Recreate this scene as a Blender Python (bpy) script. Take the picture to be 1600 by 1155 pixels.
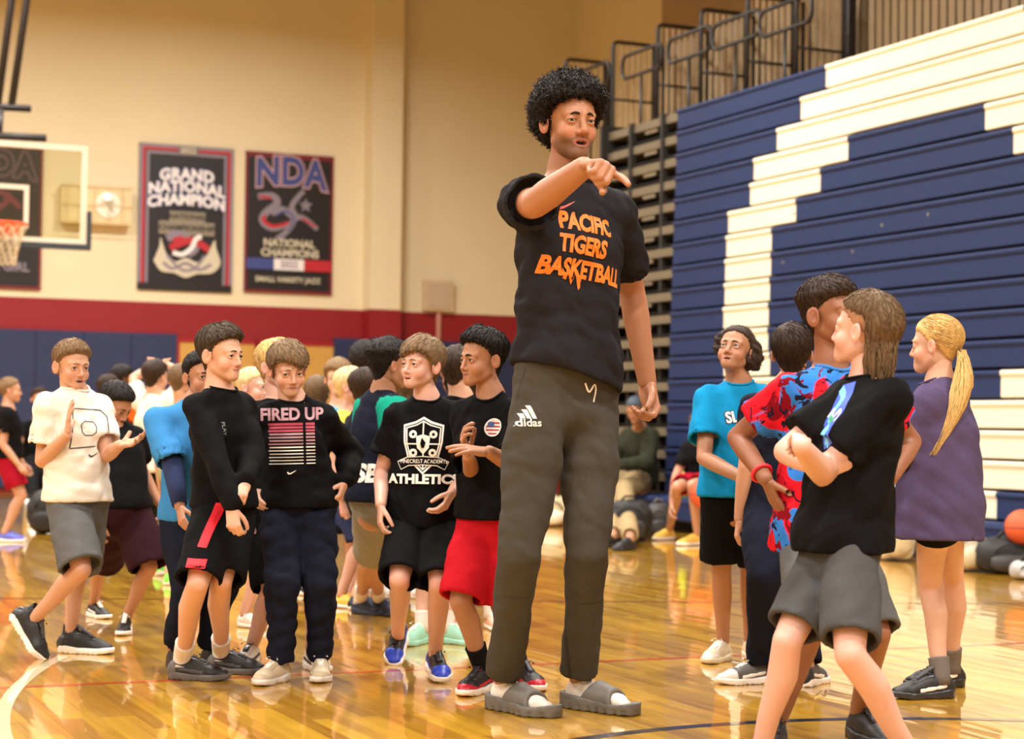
import bpy, bmesh, math, random
import numpy as np
from mathutils import Vector, Matrix
from mathutils.bvhtree import BVHTree

scene = bpy.context.scene
for o in list(bpy.data.objects):
    bpy.data.objects.remove(o)
C = scene.collection

# ------------------------------------------------------------------ camera
CAM_H = 0.97
F_PX = 2880.0                      # focal length for the 1600 px wide frame
PITCH = math.atan((660.0 - 577.5) / F_PX)
ROLL = 0.0125
cam_d = bpy.data.cameras.new('camera')
cam_d.sensor_width = 36.0
cam_d.lens = 36.0 * F_PX / 1600.0
cam_d.clip_end = 200
cam_d.dof.use_dof = True
cam_d.dof.focus_distance = 6.15
cam_d.dof.aperture_fstop = 3.2
cam = bpy.data.objects.new('camera', cam_d)
C.objects.link(cam)
CAM_M = (Matrix.Rotation(math.pi / 2 + PITCH, 3, 'X') @ Matrix.Rotation(ROLL, 3, 'Z'))
cam.matrix_world = Matrix.Translation((0, 0, CAM_H)) @ CAM_M.to_4x4()
scene.camera = cam
CAM_P = np.array([0, 0, CAM_H])
CAM_R = np.array(CAM_M)

# ------------------------------------------------------------------ world, exposure, lights
world = bpy.data.worlds.new('gym_world')
scene.world = world
world.use_nodes = True
world.node_tree.nodes['Background'].inputs[0].default_value = (1, 0.93, 0.82, 1)
world.node_tree.nodes['Background'].inputs[1].default_value = 0.05
vs = scene.view_settings
vs.view_transform = 'Standard'
vs.look = 'None'
vs.gamma = 1
vs.use_curve_mapping = False
vs.exposure = 0.25

# room axes: U runs along the back wall (to the right and away), V away along the bleachers
TH = math.radians(24.25)
UX = np.array([math.cos(TH), math.sin(TH), 0.0])
VX = np.array([-math.sin(TH), math.cos(TH), 0.0])
def uv(u, v, z=0.0):
    return UX * u + VX * v + np.array([0, 0, z])

LAMP_Z = 7.1
LAMPS = [(u, v) for u in (-9.0, -3.6, 1.8, 6.2) for v in (-4.5, 1.5, 7.5, 13.5, 19.5)]
LAMP_W = 305.0
for (u, v) in LAMPS:
    ld = bpy.data.lights.new('high_bay_light', 'AREA')
    ld.shape = 'RECTANGLE'
    ld.size = 1.2
    ld.size_y = 0.5
    ld.energy = LAMP_W
    ld.spread = math.radians(162)
    ld.color = (1.0, 0.97, 0.925)
    lo = bpy.data.objects.new('high_bay_light', ld)
    C.objects.link(lo)
    lo.location = uv(u, v, LAMP_Z - 0.09)
    lo.rotation_euler = (0, 0, TH)

# ------------------------------------------------------------------ helpers: picture point -> place
def ray(px, py):
    d = CAM_R @ np.array([(px - 800.0) / F_PX, -(py - 577.5) / F_PX, -1.0])
    return d / np.linalg.norm(d)
def at(px, py, Y):
    d = ray(px, py)
    return CAM_P + d * (Y / d[1])
def ground(px, py, z=0.0):
    d = ray(px, py)
    return CAM_P + d * ((z - CAM_H) / d[2])
def on_u(px, py, u):
    d = ray(px, py)
    return CAM_P + d * (u / d.dot(UX))
def on_v(px, py, v):
    d = ray(px, py)
    return CAM_P + d * (v / d.dot(VX))
def reach(A, px, py, L, sign):
    """point on the sight line through (px,py) that lies L from A; sign -1 the nearer one"""
    d = ray(px, py)
    m = A - CAM_P
    b = d.dot(m)
    disc = b * b - (m.dot(m) - L * L)
    t = b + sign * math.sqrt(disc) if disc > 0 else b
    return CAM_P + d * t
def nrm(v):
    v = np.asarray(v, float)
    return v / (np.linalg.norm(v) + 1e-12)

# ------------------------------------------------------------------ materials
def lin(c):
    return tuple(((x / 255.0) / 12.92 if x / 255.0 <= 0.04045 else ((x / 255.0 + 0.055) / 1.055) ** 2.4) for x in c[:3])
MATS = {}
def mat(name, col, rough=0.6, metal=0.0, noise=0.0, nscale=40.0, bump=0.0, bscale=60.0, sheen=0.0, coat=0.0, emit=0.0, spec=0.5, alpha=1.0, trans=0.0):
    if name in MATS:
        return MATS[name]
    m = bpy.data.materials.new(name)
    m.use_nodes = True
    nt = m.node_tree
    b = nt.nodes['Principled BSDF']
    c = lin(col) + (1,)
    b.inputs['Base Color'].default_value = c
    b.inputs['Roughness'].default_value = rough
    b.inputs['Metallic'].default_value = metal
    b.inputs['Specular IOR Level'].default_value = spec
    if sheen: b.inputs['Sheen Weight'].default_value = sheen
    if coat:
        b.inputs['Coat Weight'].default_value = coat
        b.inputs['Coat Roughness'].default_value = 0.1
    if trans: b.inputs['Transmission Weight'].default_value = trans
    if emit:
        b.inputs['Emission Color'].default_value = c
        b.inputs['Emission Strength'].default_value = emit
    if noise or bump:
        tc = nt.nodes.new('ShaderNodeTexCoord')
    if noise:
        n = nt.nodes.new('ShaderNodeTexNoise')
        n.inputs['Scale'].default_value = nscale
        n.inputs['Detail'].default_value = 5
        nt.links.new(tc.outputs['Object'], n.inputs['Vector'])
        mx = nt.nodes.new('ShaderNodeMix')
        mx.data_type = 'RGBA'
        mx.inputs[6].default_value = tuple(x * (1 - noise) for x in c[:3]) + (1,)
        mx.inputs[7].default_value = tuple(min(1, x * (1 + noise)) for x in c[:3]) + (1,)
        nt.links.new(n.outputs['Fac'], mx.inputs[0])
        nt.links.new(mx.outputs[2], b.inputs['Base Color'])
    if bump:
        n2 = nt.nodes.new('ShaderNodeTexNoise')
        n2.inputs['Scale'].default_value = bscale
        n2.inputs['Detail'].default_value = 4
        nt.links.new(tc.outputs['Object'], n2.inputs['Vector'])
        bp = nt.nodes.new('ShaderNodeBump')
        bp.inputs['Strength'].default_value = bump
        bp.inputs['Distance'].default_value = 0.01
        nt.links.new(n2.outputs['Fac'], bp.inputs['Height'])
        nt.links.new(bp.outputs['Normal'], b.inputs['Normal'])
    MATS[name] = m
    return m
def cloth(name, col, rough=0.85, noise=0.10, k=None):
    if name in MATS: return MATS[name]
    if k is None: k = .87 if max(col) < 235 else 1.0
    col = tuple(c * k for c in col)
    m = mat(name, col, rough=rough, noise=noise, nscale=120, bump=0.10, bscale=60, spec=0.08)
    nt = m.node_tree; b = nt.nodes['Principled BSDF']
    tc = nt.nodes.new('ShaderNodeTexCoord')
    mp = nt.nodes.new('ShaderNodeMapping'); mp.inputs['Scale'].default_value = (1, 1, .6); mp.inputs['Rotation'].default_value = (.3, .4, 0)
    n = nt.nodes.new('ShaderNodeTexNoise'); n.noise_type = 'RIDGED_MULTIFRACTAL'
    n.inputs['Scale'].default_value = 5.5; n.inputs['Detail'].default_value = 2.5; n.inputs['Distortion'].default_value = .5
    bp = nt.nodes.new('ShaderNodeBump'); bp.inputs['Strength'].default_value = .8; bp.inputs['Distance'].default_value = -.018
    L = nt.links.new
    L(tc.outputs['Object'], mp.inputs[0]); L(mp.outputs[0], n.inputs['Vector']); L(n.outputs['Fac'], bp.inputs['Height'])
    old = b.inputs['Normal'].links[0].from_node
    L(bp.outputs['Normal'], old.inputs['Normal'])
    return m

# ------------------------------------------------------------------ helpers: objects
def new_mesh(name, V, F, smooth=False):
    me = bpy.data.meshes.new(name)
    V = np.asarray(V, dtype=np.float32)
    if isinstance(F, np.ndarray):
        n, k = F.shape
        me.vertices.add(len(V)); me.vertices.foreach_set('co', V.ravel())
        me.loops.add(n * k); me.loops.foreach_set('vertex_index', F.astype(np.int32).ravel())
        me.polygons.add(n)
        me.polygons.foreach_set('loop_start', np.arange(0, n * k, k, dtype=np.int32))
        me.polygons.foreach_set('loop_total', np.full(n, k, dtype=np.int32))
        me.update(calc_edges=True)
    else:
        me.from_pydata([tuple(map(float, v)) for v in V], [], [tuple(map(int, f)) for f in F])
        me.update()
    if smooth:
        me.polygons.foreach_set('use_smooth', np.ones(len(me.polygons), dtype=bool))
    return me
def link(name, me, material=None, parent=None, **props):
    o = bpy.data.objects.new(name, me)
    C.objects.link(o)
    if material is not None and me is not None:
        if isinstance(material, (list, tuple)):
            for x in material: me.materials.append(x)
        else:
            if len(me.materials) == 0: me.materials.append(material)
            elif me.materials[0] is not material:
                o.material_slots[0].link = 'OBJECT'
                o.material_slots[0].material = material
    if parent is not None:
        o.parent = parent
        o.matrix_parent_inverse = parent.matrix_world.inverted()
    for k, v in props.items(): o[k] = v
    return o
def root(name, loc, label, cat, group=None, rotz=0.0):
    o = bpy.data.objects.new(name, None)
    C.objects.link(o)
    o.empty_display_size = 0.1
    o.matrix_world = Matrix.Translation(Vector(loc)) @ Matrix.Rotation(rotz, 4, 'Z')
    o['label'] = label; o['category'] = cat
    if group: o['group'] = group
    return o
def place(o, M):
    """set the world matrix of a child whose parent is already placed"""
    o.matrix_parent_inverse = Matrix.Identity(4)
    o.matrix_basis = (o.parent.matrix_world.inverted() @ M) if o.parent else M

class MB:
    """collects simple solids into one mesh"""
    def __init__(self): self.V = []; self.F = []
    def add(self, V, F):
        n = len(self.V)
        self.V += [tuple(map(float, v)) for v in V]
        self.F += [tuple(i + n for i in f) for f in F]
        return self
    def box(self, o, a, b, c):
        """corner o and three edge vectors"""
        o, a, b, c = (np.asarray(x, float) for x in (o, a, b, c))
        if np.dot(np.cross(a, b), c) < 0: a, b = b, a
        V = [o, o + a, o + a + b, o + b, o + c, o + a + c, o + a + b + c, o + b + c]
        return self.add(V, [(0, 3, 2, 1), (4, 5, 6, 7), (0, 1, 5, 4), (1, 2, 6, 5), (2, 3, 7, 6), (3, 0, 4, 7)])
    def ubox(self, u0, u1, v0, v1, z0, z1):
        return self.box(uv(u0, v0, z0), UX * (u1 - u0), VX * (v1 - v0), np.array([0, 0, z1 - z0]))
    def tube(self, pts, r, n=8, closed=False):
        pts = [np.asarray(p, float) for p in pts]
        m = len(pts)
        rr = r if hasattr(r, '__len__') else [r] * m
        V = []; up = None
        for i in range(m):
            if closed: t = nrm(pts[(i + 1) % m] - pts[i - 1])
            else: t = nrm(pts[min(i + 1, m - 1)] - pts[max(i - 1, 0)])
            if up is None:
                up = np.array([0, 0, 1.0]) if abs(t[2]) < 0.9 else np.array([1.0, 0, 0])
            x = nrm(np.cross(t, up)); y = np.cross(x, t); up = y
            for k in range(n):
                a = 2 * math.pi * k / n
                V.append(pts[i] + (x * math.cos(a) + y * math.sin(a)) * rr[i])
        F = []
        for i in range(m if closed else m - 1):
            j = (i + 1) % m
            for k in range(n):
                F.append((i * n + k, i * n + (k + 1) % n, j * n + (k + 1) % n, j * n + k))
        if not closed:
            F.append(tuple(range(n - 1, -1, -1))); F.append(tuple((m - 1) * n + k for k in range(n)))
        return self.add(V, F)
    def prism(self, poly, o, x, y, ext):
        """outline poly in the plane (o; x,y) pushed along ext"""
        o, x, y, ext = (np.asarray(q, float) for q in (o, x, y, ext))
        n = len(poly)
        A = [o + x * p[0] + y * p[1] for p in poly]
        V = A + [a + ext for a in A]
        area = sum(poly[i][0] * poly[(i + 1) % n][1] - poly[(i + 1) % n][0] * poly[i][1] for i in range(n))
        flip = (np.dot(np.cross(x, y), ext) * area) < 0
        F = [tuple(range(n - 1, -1, -1)), tuple(range(n, 2 * n))] + [(i, (i + 1) % n, n + (i + 1) % n, n + i) for i in range(n)]
        if flip: F = [f[::-1] for f in F]
        return self.add(V, F)
    def lathe(self, prof, o, n=20, axis=None):
        o = np.asarray(o, float)
        V = []; F = []
        for (r, z) in prof:
            for k in range(n):
                a = 2 * math.pi * k / n
                V.append(o + np.array([r * math.cos(a), r * math.sin(a), z]))
        for i in range(len(prof) - 1):
            for k in range(n):
                F.append((i * n + k, i * n + (k + 1) % n, (i + 1) * n + (k + 1) % n, (i + 1) * n + k))
        F.append(tuple(range(n - 1, -1, -1))); F.append(tuple((len(prof) - 1) * n + k for k in range(n)))
        return self.add(V, F)
    def build(self, name, material, parent=None, smooth=False, **props):
        return link(name, new_mesh(name, self.V, self.F, smooth), material, parent, **props)
# ================================================================== the room
V_WALL = 24.0
U_SIDE = 11.8
U_LEFT = -14.0
V_FRONT = -9.0
Z_CEIL = 8.6

def wall_material(name, col, rough=0.75):
    m = mat(name, col, rough=rough, noise=0.04, nscale=1.2)
    nt = m.node_tree
    b = nt.nodes['Principled BSDF']
    tc = nt.nodes.new('ShaderNodeTexCoord')
    mp = nt.nodes.new('ShaderNodeMapping')
    mp.inputs['Rotation'].default_value = (0, 0, -TH)
    sep = nt.nodes.new('ShaderNodeSeparateXYZ')
    cmb = nt.nodes.new('ShaderNodeCombineXYZ')
    add = nt.nodes.new('ShaderNodeMath'); add.operation = 'ADD'
    br = nt.nodes.new('ShaderNodeTexBrick')
    br.inputs['Scale'].default_value = 1.0
    br.inputs['Brick Width'].default_value = 0.4
    br.inputs['Row Height'].default_value = 0.2
    br.inputs['Mortar Size'].default_value = 0.008
    br.inputs['Mortar Smooth'].default_value = 0.6
    br.inputs['Color1'].default_value = (1, 1, 1, 1); br.inputs['Color2'].default_value = (1, 1, 1, 1)
    br.inputs['Mortar'].default_value = (0, 0, 0, 1)
    bp = nt.nodes.new('ShaderNodeBump')
    bp.inputs['Strength'].default_value = 0.12
    bp.inputs['Distance'].default_value = 0.01
    L = nt.links.new
    L(tc.outputs['Object'], mp.inputs['Vector'])
    L(mp.outputs[0], sep.inputs[0])
    L(sep.outputs[0], add.inputs[0]); L(sep.outputs[1], add.inputs[1])
    L(add.outputs[0], cmb.inputs[0]); L(sep.outputs[2], cmb.inputs[1])
    L(cmb.outputs[0], br.inputs['Vector'])
    L(br.outputs['Color'], bp.inputs['Height'])
    L(bp.outputs['Normal'], b.inputs['Normal'])
    return m
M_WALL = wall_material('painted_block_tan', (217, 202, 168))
M_DARKWALL = wall_material('block_darker_tan', (158, 138, 110))  # one even darker tone for the near stretch of the right wall
M_RED = wall_material('painted_block_red', (132, 8, 20), 0.6)
M_CEIL = mat('ceiling_paint', (150, 140, 125), rough=0.9, noise=0.05, nscale=3)

# floor: a slab with maple strips laid along V
def wood_material():
    m = bpy.data.materials.new('maple_floor')
    m.use_nodes = True
    nt = m.node_tree; b = nt.nodes['Principled BSDF']; L = nt.links.new
    tc = nt.nodes.new('ShaderNodeTexCoord')
    geo = nt.nodes.new('ShaderNodeNewGeometry')
    mp = nt.nodes.new('ShaderNodeMapping')
    mp.inputs['Rotation'].default_value = (0, 0, -TH)
    L(geo.outputs['Position'], mp.inputs['Vector'])
    mp2 = nt.nodes.new('ShaderNodeMapping')
    mp2.inputs['Scale'].default_value = (26, 1.3, 1)
    L(mp.outputs[0], mp2.inputs['Vector'])
    grain = nt.nodes.new('ShaderNodeTexNoise')
    grain.inputs['Scale'].default_value = 1.0; grain.inputs['Detail'].default_value = 6; grain.inputs['Distortion'].default_value = 0.6
    L(mp2.outputs[0], grain.inputs['Vector'])
    # per-strip tone
    br = nt.nodes.new('ShaderNodeTexBrick')
    br.inputs['Scale'].default_value = 1.0
    br.inputs['Brick Width'].default_value = 0.75
    br.inputs['Row Height'].default_value = 0.0571
    br.inputs['Mortar Size'].default_value = 0.0
    br.inputs['Color1'].default_value = (0, 0, 0, 1); br.inputs['Color2'].default_value = (1, 1, 1, 1)
    br.offset = 0.37; br.offset_frequency = 3
    sw = nt.nodes.new('ShaderNodeSeparateXYZ'); cw = nt.nodes.new('ShaderNodeCombineXYZ')
    L(mp.outputs[0], sw.inputs[0]); L(sw.outputs[1], cw.inputs[0]); L(sw.outputs[0], cw.inputs[1])
    L(cw.outputs[0], br.inputs['Vector'])
    mix = nt.nodes.new('ShaderNodeMath'); mix.operation = 'MULTIPLY_ADD'
    L(br.outputs['Color'], mix.inputs[0]); mix.inputs[1].default_value = 0.38; 
    gm = nt.nodes.new('ShaderNodeMath'); gm.operation = 'MULTIPLY'; gm.inputs[1].default_value = 0.62
    L(grain.outputs['Fac'], gm.inputs[0]); L(gm.outputs[0], mix.inputs[2])
    rp = nt.nodes.new('ShaderNodeValToRGB')
    rp.color_ramp.elements[0].position = 0.18; rp.color_ramp.elements[0].color = lin((150, 98, 16)) + (1,)
    rp.color_ramp.elements[1].position = 0.85; rp.color_ramp.elements[1].color = lin((222, 170, 44)) + (1,)
    L(mix.outputs[0], rp.inputs[0]); L(rp.outputs[0], b.inputs['Base Color'])
    b.inputs['Roughness'].default_value = 0.30
    b.inputs['Coat Weight'].default_value = 1.0
    b.inputs['Coat Roughness'].default_value = 0.045
    b.inputs['Coat IOR'].default_value = 1.75
    b.inputs['Specular IOR Level'].default_value = 0.4
    wv = nt.nodes.new('ShaderNodeTexNoise'); wv.inputs['Scale'].default_value = 0.55; wv.inputs['Detail'].default_value = 2
    mp3 = nt.nodes.new('ShaderNodeMapping'); mp3.inputs['Scale'].default_value = (17.5, 2.2, 1)
    L(mp.outputs[0], mp3.inputs['Vector']); L(mp3.outputs[0], wv.inputs['Vector'])
    bp = nt.nodes.new('ShaderNodeBump'); bp.inputs['Strength'].default_value = 0.10; bp.inputs['Distance'].default_value = 0.02
    L(wv.outputs['Fac'], bp.inputs['Height'])
    L(bp.outputs['Normal'], b.inputs['Normal']); L(bp.outputs['Normal'], b.inputs['Coat Normal'])
    return m
M_WOOD = wood_material()
floor = MB().ubox(U_LEFT, U_SIDE, V_FRONT, V_WALL, -0.12, -0.004).build('floor', M_WOOD, kind='structure')
random.seed(5)
STRIP = 0.0571
def strip_mesh(nm, length, w, gap=0.0005):
    g = gap
    b = 0.0003
    mb = MB()
    # strip with small chamfers along its edges, local x across, y along
    prof = [(g, -0.004), (g, 0.0), (w - g, 0.0), (w - g, -0.004)]
    V = [(x, 0.0006, z) for x, z in prof] + [(x, length - 0.0006, z) for x, z in prof]
    n = len(prof)
    F = [(i, i + n, i + 1 + n, i + 1) for i in range(n - 1)] + [tuple(range(n)), tuple(range(2 * n - 1, n - 1, -1))]
    mb.add(V, F)
    me = new_mesh(nm, mb.V, mb.F)
    me.materials.append(M_WOOD)
    return me
STRIPW = STRIP * 2      # laid strips read in pairs
PLANKS = {}
def plank_mesh(L):
    if L not in PLANKS: PLANKS[L] = strip_mesh('plank', L, STRIPW)
    return PLANKS[L]
# candidate planks; the ones that show largest become parts
cands = []
for i in range(int((9.5 + 3.0) / STRIPW)):
    u0 = -3.0 + i * STRIPW
    v = -0.5 - random.random() * 1.2
    while v < 17.0:
        L = random.choice((0.9, 1.2, 1.5, 1.8))
        c = uv(u0 + STRIPW / 2, v + L / 2)
        vis = False
        if c[1] > 4.3:
            px = 800 + F_PX * c[0] / c[1]
            vis = -80 < px < 1680
        size = L * STRIPW / max(c[1], 0.5) ** 3
        cands.append((size if vis else 0.0, u0, v, L))
        v += L
cands.sort(key=lambda t: -t[0])
rest = MB()
for k, (s, u0, v, L) in enumerate(cands):
    if k < 300:
        o = link('plank', plank_mesh(L), None, floor)
        place(o, Matrix.Translation(Vector(uv(u0, v))) @ Matrix.Rotation(TH, 4, 'Z'))
    else:
        me = plank_mesh(L)
        M = Matrix.Translation(Vector(uv(u0, v))) @ Matrix.Rotation(TH, 4, 'Z')
        rest.add([M @ vv.co for vv in me.vertices], [tuple(p.vertices) for p in me.polygons])
rest.build('more_planks', M_WOOD, floor, kind='stuff')
# remaining floor surface outside the laid strips, level with them
fl = MB()
fl.ubox(U_LEFT, -3.0, V_FRONT, V_WALL, -0.02, 0.0)
fl.ubox(-3.0, U_SIDE, 16.99, V_WALL, -0.02, -0.0005)
fl.ubox(-3.0, U_SIDE, V_FRONT, -0.5, -0.02, -0.0003)
fl.ubox(9.4, U_SIDE, -0.5, 17.0, -0.02, -0.0006)
fl.build('more_planks', M_WOOD, floor, kind='stuff')

# painted court lines (thin paint on the boards)
def line_strip(pts, w, z=0.0006):
    V = []; F = []
    n = len(pts)
    for i in range(n):
        t = nrm(np.asarray(pts[min(i + 1, n - 1)]) - np.asarray(pts[max(i - 1, 0)]))
        s = np.array([-t[1], t[0], 0]) * w / 2
        V += [np.asarray(pts[i]) + s + [0, 0, z], np.asarray(pts[i]) - s + [0, 0, z]]
    for i in range(n - 1): F.append((2 * i, 2 * i + 1, 2 * i + 3, 2 * i + 2))
    return V, F
def line_obj(pts, w, m, z=0.0006):
    V, F = line_strip(pts, w, z)
    return MB().add(V, F).build('court_line', m, floor)
def lacquer(name, col):
    m = mat(name, col, rough=0.3, coat=1.0, noise=0.08, nscale=6)
    m.node_tree.nodes['Principled BSDF'].inputs['Coat IOR'].default_value = 1.75
    m.node_tree.nodes['Principled BSDF'].inputs['Coat Roughness'].default_value = 0.045
    return m
M_LRED = lacquer('line_paint_red', (196, 74, 22))
M_LNAVY = lacquer('line_paint_navy', (26, 30, 52))
M_LDARK = lacquer('line_paint_maroon', (120, 62, 26))
M_LWHITE = lacquer('line_paint_white', (238, 216, 170))
def seg(a, b, n=12): return [a + (b - a) * i / n for i in range(n + 1)]
line_obj(seg(ground(-40, 1077), ground(1640, 1003)), 0.045, M_LRED)
line_obj(seg(ground(-60, 935), ground(1660, 944)), 0.05, M_LDARK)
def arc_px(pp, n=36):
    """circle through three floor points"""
    a, b, c = (ground(*p)[:2] for p in pp)
    d = 2 * (a[0] * (b[1] - c[1]) + b[0] * (c[1] - a[1]) + c[0] * (a[1] - b[1]))
    ux = ((a @ a) * (b[1] - c[1]) + (b @ b) * (c[1] - a[1]) + (c @ c) * (a[1] - b[1])) / d
    uy = ((a @ a) * (c[0] - b[0]) + (b @ b) * (a[0] - c[0]) + (c @ c) * (b[0] - a[0])) / d
    ctr = np.array([ux, uy]); r = np.linalg.norm(a - ctr)
    a0, a1, a2 = (math.atan2(*(p - ctr)[::-1]) for p in (a, b, c))
    def un(x, ref):
        while x - ref > math.pi: x -= 2 * math.pi
        while x - ref < -math.pi: x += 2 * math.pi
        return x
    a1 = un(a1, a0); a2 = un(a2, a1)
    e = (a2 - a0) * 0.35
    return [np.array([ctr[0] + r * math.cos(t), ctr[1] + r * math.sin(t), 0]) for t in np.linspace(a0 - e, a2 + e, n)]
line_obj(arc_px([(952, 1149), (1180, 1129), (1560, 1125)]), 0.05, M_LNAVY, 0.0009)
line_obj(arc_px([(3, 1128), (22, 1080), (60, 1047)], 30), 0.05, M_LWHITE, 0.0009)

# walls
PIL = (8.53, 8.97, 23.67)
MB().ubox(U_LEFT, U_SIDE, V_WALL, V_WALL + 0.2, 0, Z_CEIL).build('wall_back', M_WALL, kind='structure')
V_DARK = 21.4
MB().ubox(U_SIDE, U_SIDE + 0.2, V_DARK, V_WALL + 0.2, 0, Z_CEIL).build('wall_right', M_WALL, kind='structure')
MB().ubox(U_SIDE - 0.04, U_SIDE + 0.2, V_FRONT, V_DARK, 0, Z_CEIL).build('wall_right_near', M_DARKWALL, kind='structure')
MB().ubox(U_LEFT - 0.2, U_LEFT, V_FRONT, V_WALL + 0.2, 0, Z_CEIL).build('wall_left', M_WALL, kind='structure')
MB().ubox(U_LEFT, U_SIDE, V_FRONT - 0.2, V_FRONT, 0, Z_CEIL).build('wall_front', M_WALL, kind='structure')
MB().ubox(U_LEFT, U_SIDE, V_FRONT, V_WALL, Z_CEIL, Z_CEIL + 0.2).build('ceiling', M_CEIL, kind='structure')
Z_BAND = float(on_v(300, 474.6, V_WALL)[2])
pil = MB().ubox(PIL[0], PIL[1], PIL[2], V_WALL, 0, Z_CEIL).build('trim_1', M_WALL, kind='structure')
wb = bpy.data.objects['wall_back']
MB().ubox(U_LEFT, PIL[0], V_WALL - 0.006, V_WALL, 0, Z_BAND).build('painted_band', M_RED, wb)
MB().ubox(PIL[1], U_SIDE, V_WALL - 0.006, V_WALL, 0, Z_BAND).build('painted_band', M_RED, wb)
MB().ubox(PIL[0] - 0.005, PIL[1] + 0.005, PIL[2] - 0.006, V_WALL - 0.006, 0, Z_BAND).build('painted_band', M_RED, pil)

# ceiling lamps that give the light of the hall
M_LAMPBODY = mat('lamp_housing', (210, 208, 200), rough=0.5)
M_LENS = mat('lamp_lens', (255, 240, 214), rough=0.4, emit=6.0)
for k, (u, v) in enumerate(LAMPS):
    r = root('high_bay_lamp', uv(u, v, LAMP_Z), 'white linear high-bay lamp hung under the gym ceiling', 'lamp', 'high-bay lamps under the ceiling', TH)
    MB().ubox(u - 0.62, u + 0.62, v - 0.27, v + 0.27, LAMP_Z, LAMP_Z + 0.07).build('housing', M_LAMPBODY, r)
    for a in (-0.60, 0.57): MB().ubox(u + a, u + a + 0.03, v - 0.25, v + 0.25, LAMP_Z - 0.06, LAMP_Z).build('end_plate', M_LAMPBODY, r)
    for s in (-0.45, 0.45):
        MB().tube([uv(u + s, v, LAMP_Z + 0.07), uv(u + s, v, Z_CEIL)], 0.008, 6).build('hanger', M_LAMPBODY, r)

# doors and wall pads on the back wall
M_DOOR = mat('door_maple', (196, 148, 72), rough=0.45, noise=0.12, nscale=5)
M_FRAME = mat('door_frame_red', (150, 16, 28), rough=0.5)
M_STEEL = mat('brushed_steel', (190, 188, 182), rough=0.35, metal=1.0)
M_PAD = mat('wall_pad_navy', (32, 42, 78), rough=0.55, noise=0.1, nscale=8, bump=0.1, bscale=12)
def wall_u(px): return float(on_v(px, 560, V_WALL)[:3] @ UX)
def wall_z(px, py): return float(on_v(px, py, V_WALL)[2])
for n, (xa, xb, nl) in enumerate(((279, 398, 1), (402, 521, 2))):
    ua, ub = wall_u(xa), wall_u(xb)
    zt = wall_z(400, 538)
    fr = MB().ubox(ua - 0.05, ua, V_WALL - 0.05, V_WALL, 0, zt + 0.05).ubox(ub, ub + 0.05, V_WALL - 0.05, V_WALL, 0, zt + 0.05).ubox(ua, ub, V_WALL - 0.05, V_WALL, zt, zt + 0.05)
    fo = fr.build('door_%d' % (n + 1), M_FRAME, kind='structure')
    MB().ubox(ua, ub, V_WALL - 0.035, V_WALL - 0.008, 0.01, zt).build('door_leaf', M_DOOR, fo)
    MB().ubox(ua + 0.1, ub - 0.1, V_WALL - 0.09, V_WALL - 0.06, 0.98, 1.04).ubox(ua + 0.1, ua + 0.14, V_WALL - 0.07, V_WALL - 0.035, 0.97, 1.05).ubox(ub - 0.14, ub - 0.1, V_WALL - 0.07, V_WALL - 0.035, 0.97, 1.05).build('push_bar', M_STEEL, fo)
PADN = [0]
def wall_pad(u0, u1, zt, vv, label):
    e = 0.02
    prof = [(0, 0.06), (0.05 - e, 0.06), (0.05, 0.06 + e), (0.05, zt - e), (0.05 - e, zt), (0, zt)]
    o = MB().prism([(-a, b) for a, b in prof], uv(u0 + 0.004, vv - 0.002), VX, np.array([0, 0, 1.0]), UX * (u1 - u0 - 0.008)).build('wall_pad', M_PAD)
    o['label'] = label; o['category'] = 'wall pad'; o['group'] = 'padded panels along the back wall'
zp = wall_z(130, 518)
u_end = wall_u(275)
npad = 0
u0 = u_end
ORD = ['first', 'second', 'third', 'fourth', 'fifth', 'sixth', 'seventh', 'eighth', 'ninth']
while npad < 9:
    npad += 1
    wall_pad(u0 - 0.61, u0, zp, V_WALL - 0.006, 'dark navy wall pad, %s one to the left of the doors' % ORD[npad - 1])
    u0 -= 0.61
za = wall_z(570, 530)
wall_pad(PIL[0] - 0.42, PIL[0] - 0.02, za, V_WALL - 0.006, 'narrow dark navy wall pad squeezed between the right door and the pilaster')
wall_pad(PIL[0], PIL[1], za, PIL[2] - 0.008, 'dark navy pad wrapped on the front of the pilaster')
u0 = PIL[1] + 0.03
npad = 0
while u0 < U_SIDE - 1.0:
    npad += 1
    wall_pad(u0, u0 + 0.61, za, V_WALL - 0.006, 'dark navy wall pad, %s one to the right of the pilaster' % ORD[npad - 1])
    u0 += 0.61
# ================================================================== bleachers
U_BL = 8.45
ROWH = 0.2142
NROW = 17
def v_at(px, py=400): return float(on_u(px, py, U_BL) @ VX)
V_END = v_at(1043)
V_AISLE = v_at(928)
V_NEAR = 1.0
Z_TOP = float(on_u(1052, 167, U_BL)[2])
def row_top(k): return Z_TOP - k * ROWH
def row_u(k): return U_BL + 0.006 * (NROW - k)
M_BNAVY = mat('seat_navy', (28, 43, 82), rough=0.6, noise=0.06, nscale=5, spec=0.25)
M_BWHITE = mat('seat_white', (226, 217, 192), rough=0.5, noise=0.02, nscale=5, spec=0.4)
M_BDARK = mat('understructure_black', (22, 19, 16), rough=0.7)
M_DECK = mat('deck_edge_grey', (104, 95, 76), rough=0.5, noise=0.15, nscale=10)
bl = root('bleachers', uv(U_BL, 8, 0), 'folded navy bleachers with a giant white letter worked into the seat rows', 'bleachers', None, TH)
INF = 'end'
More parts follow.
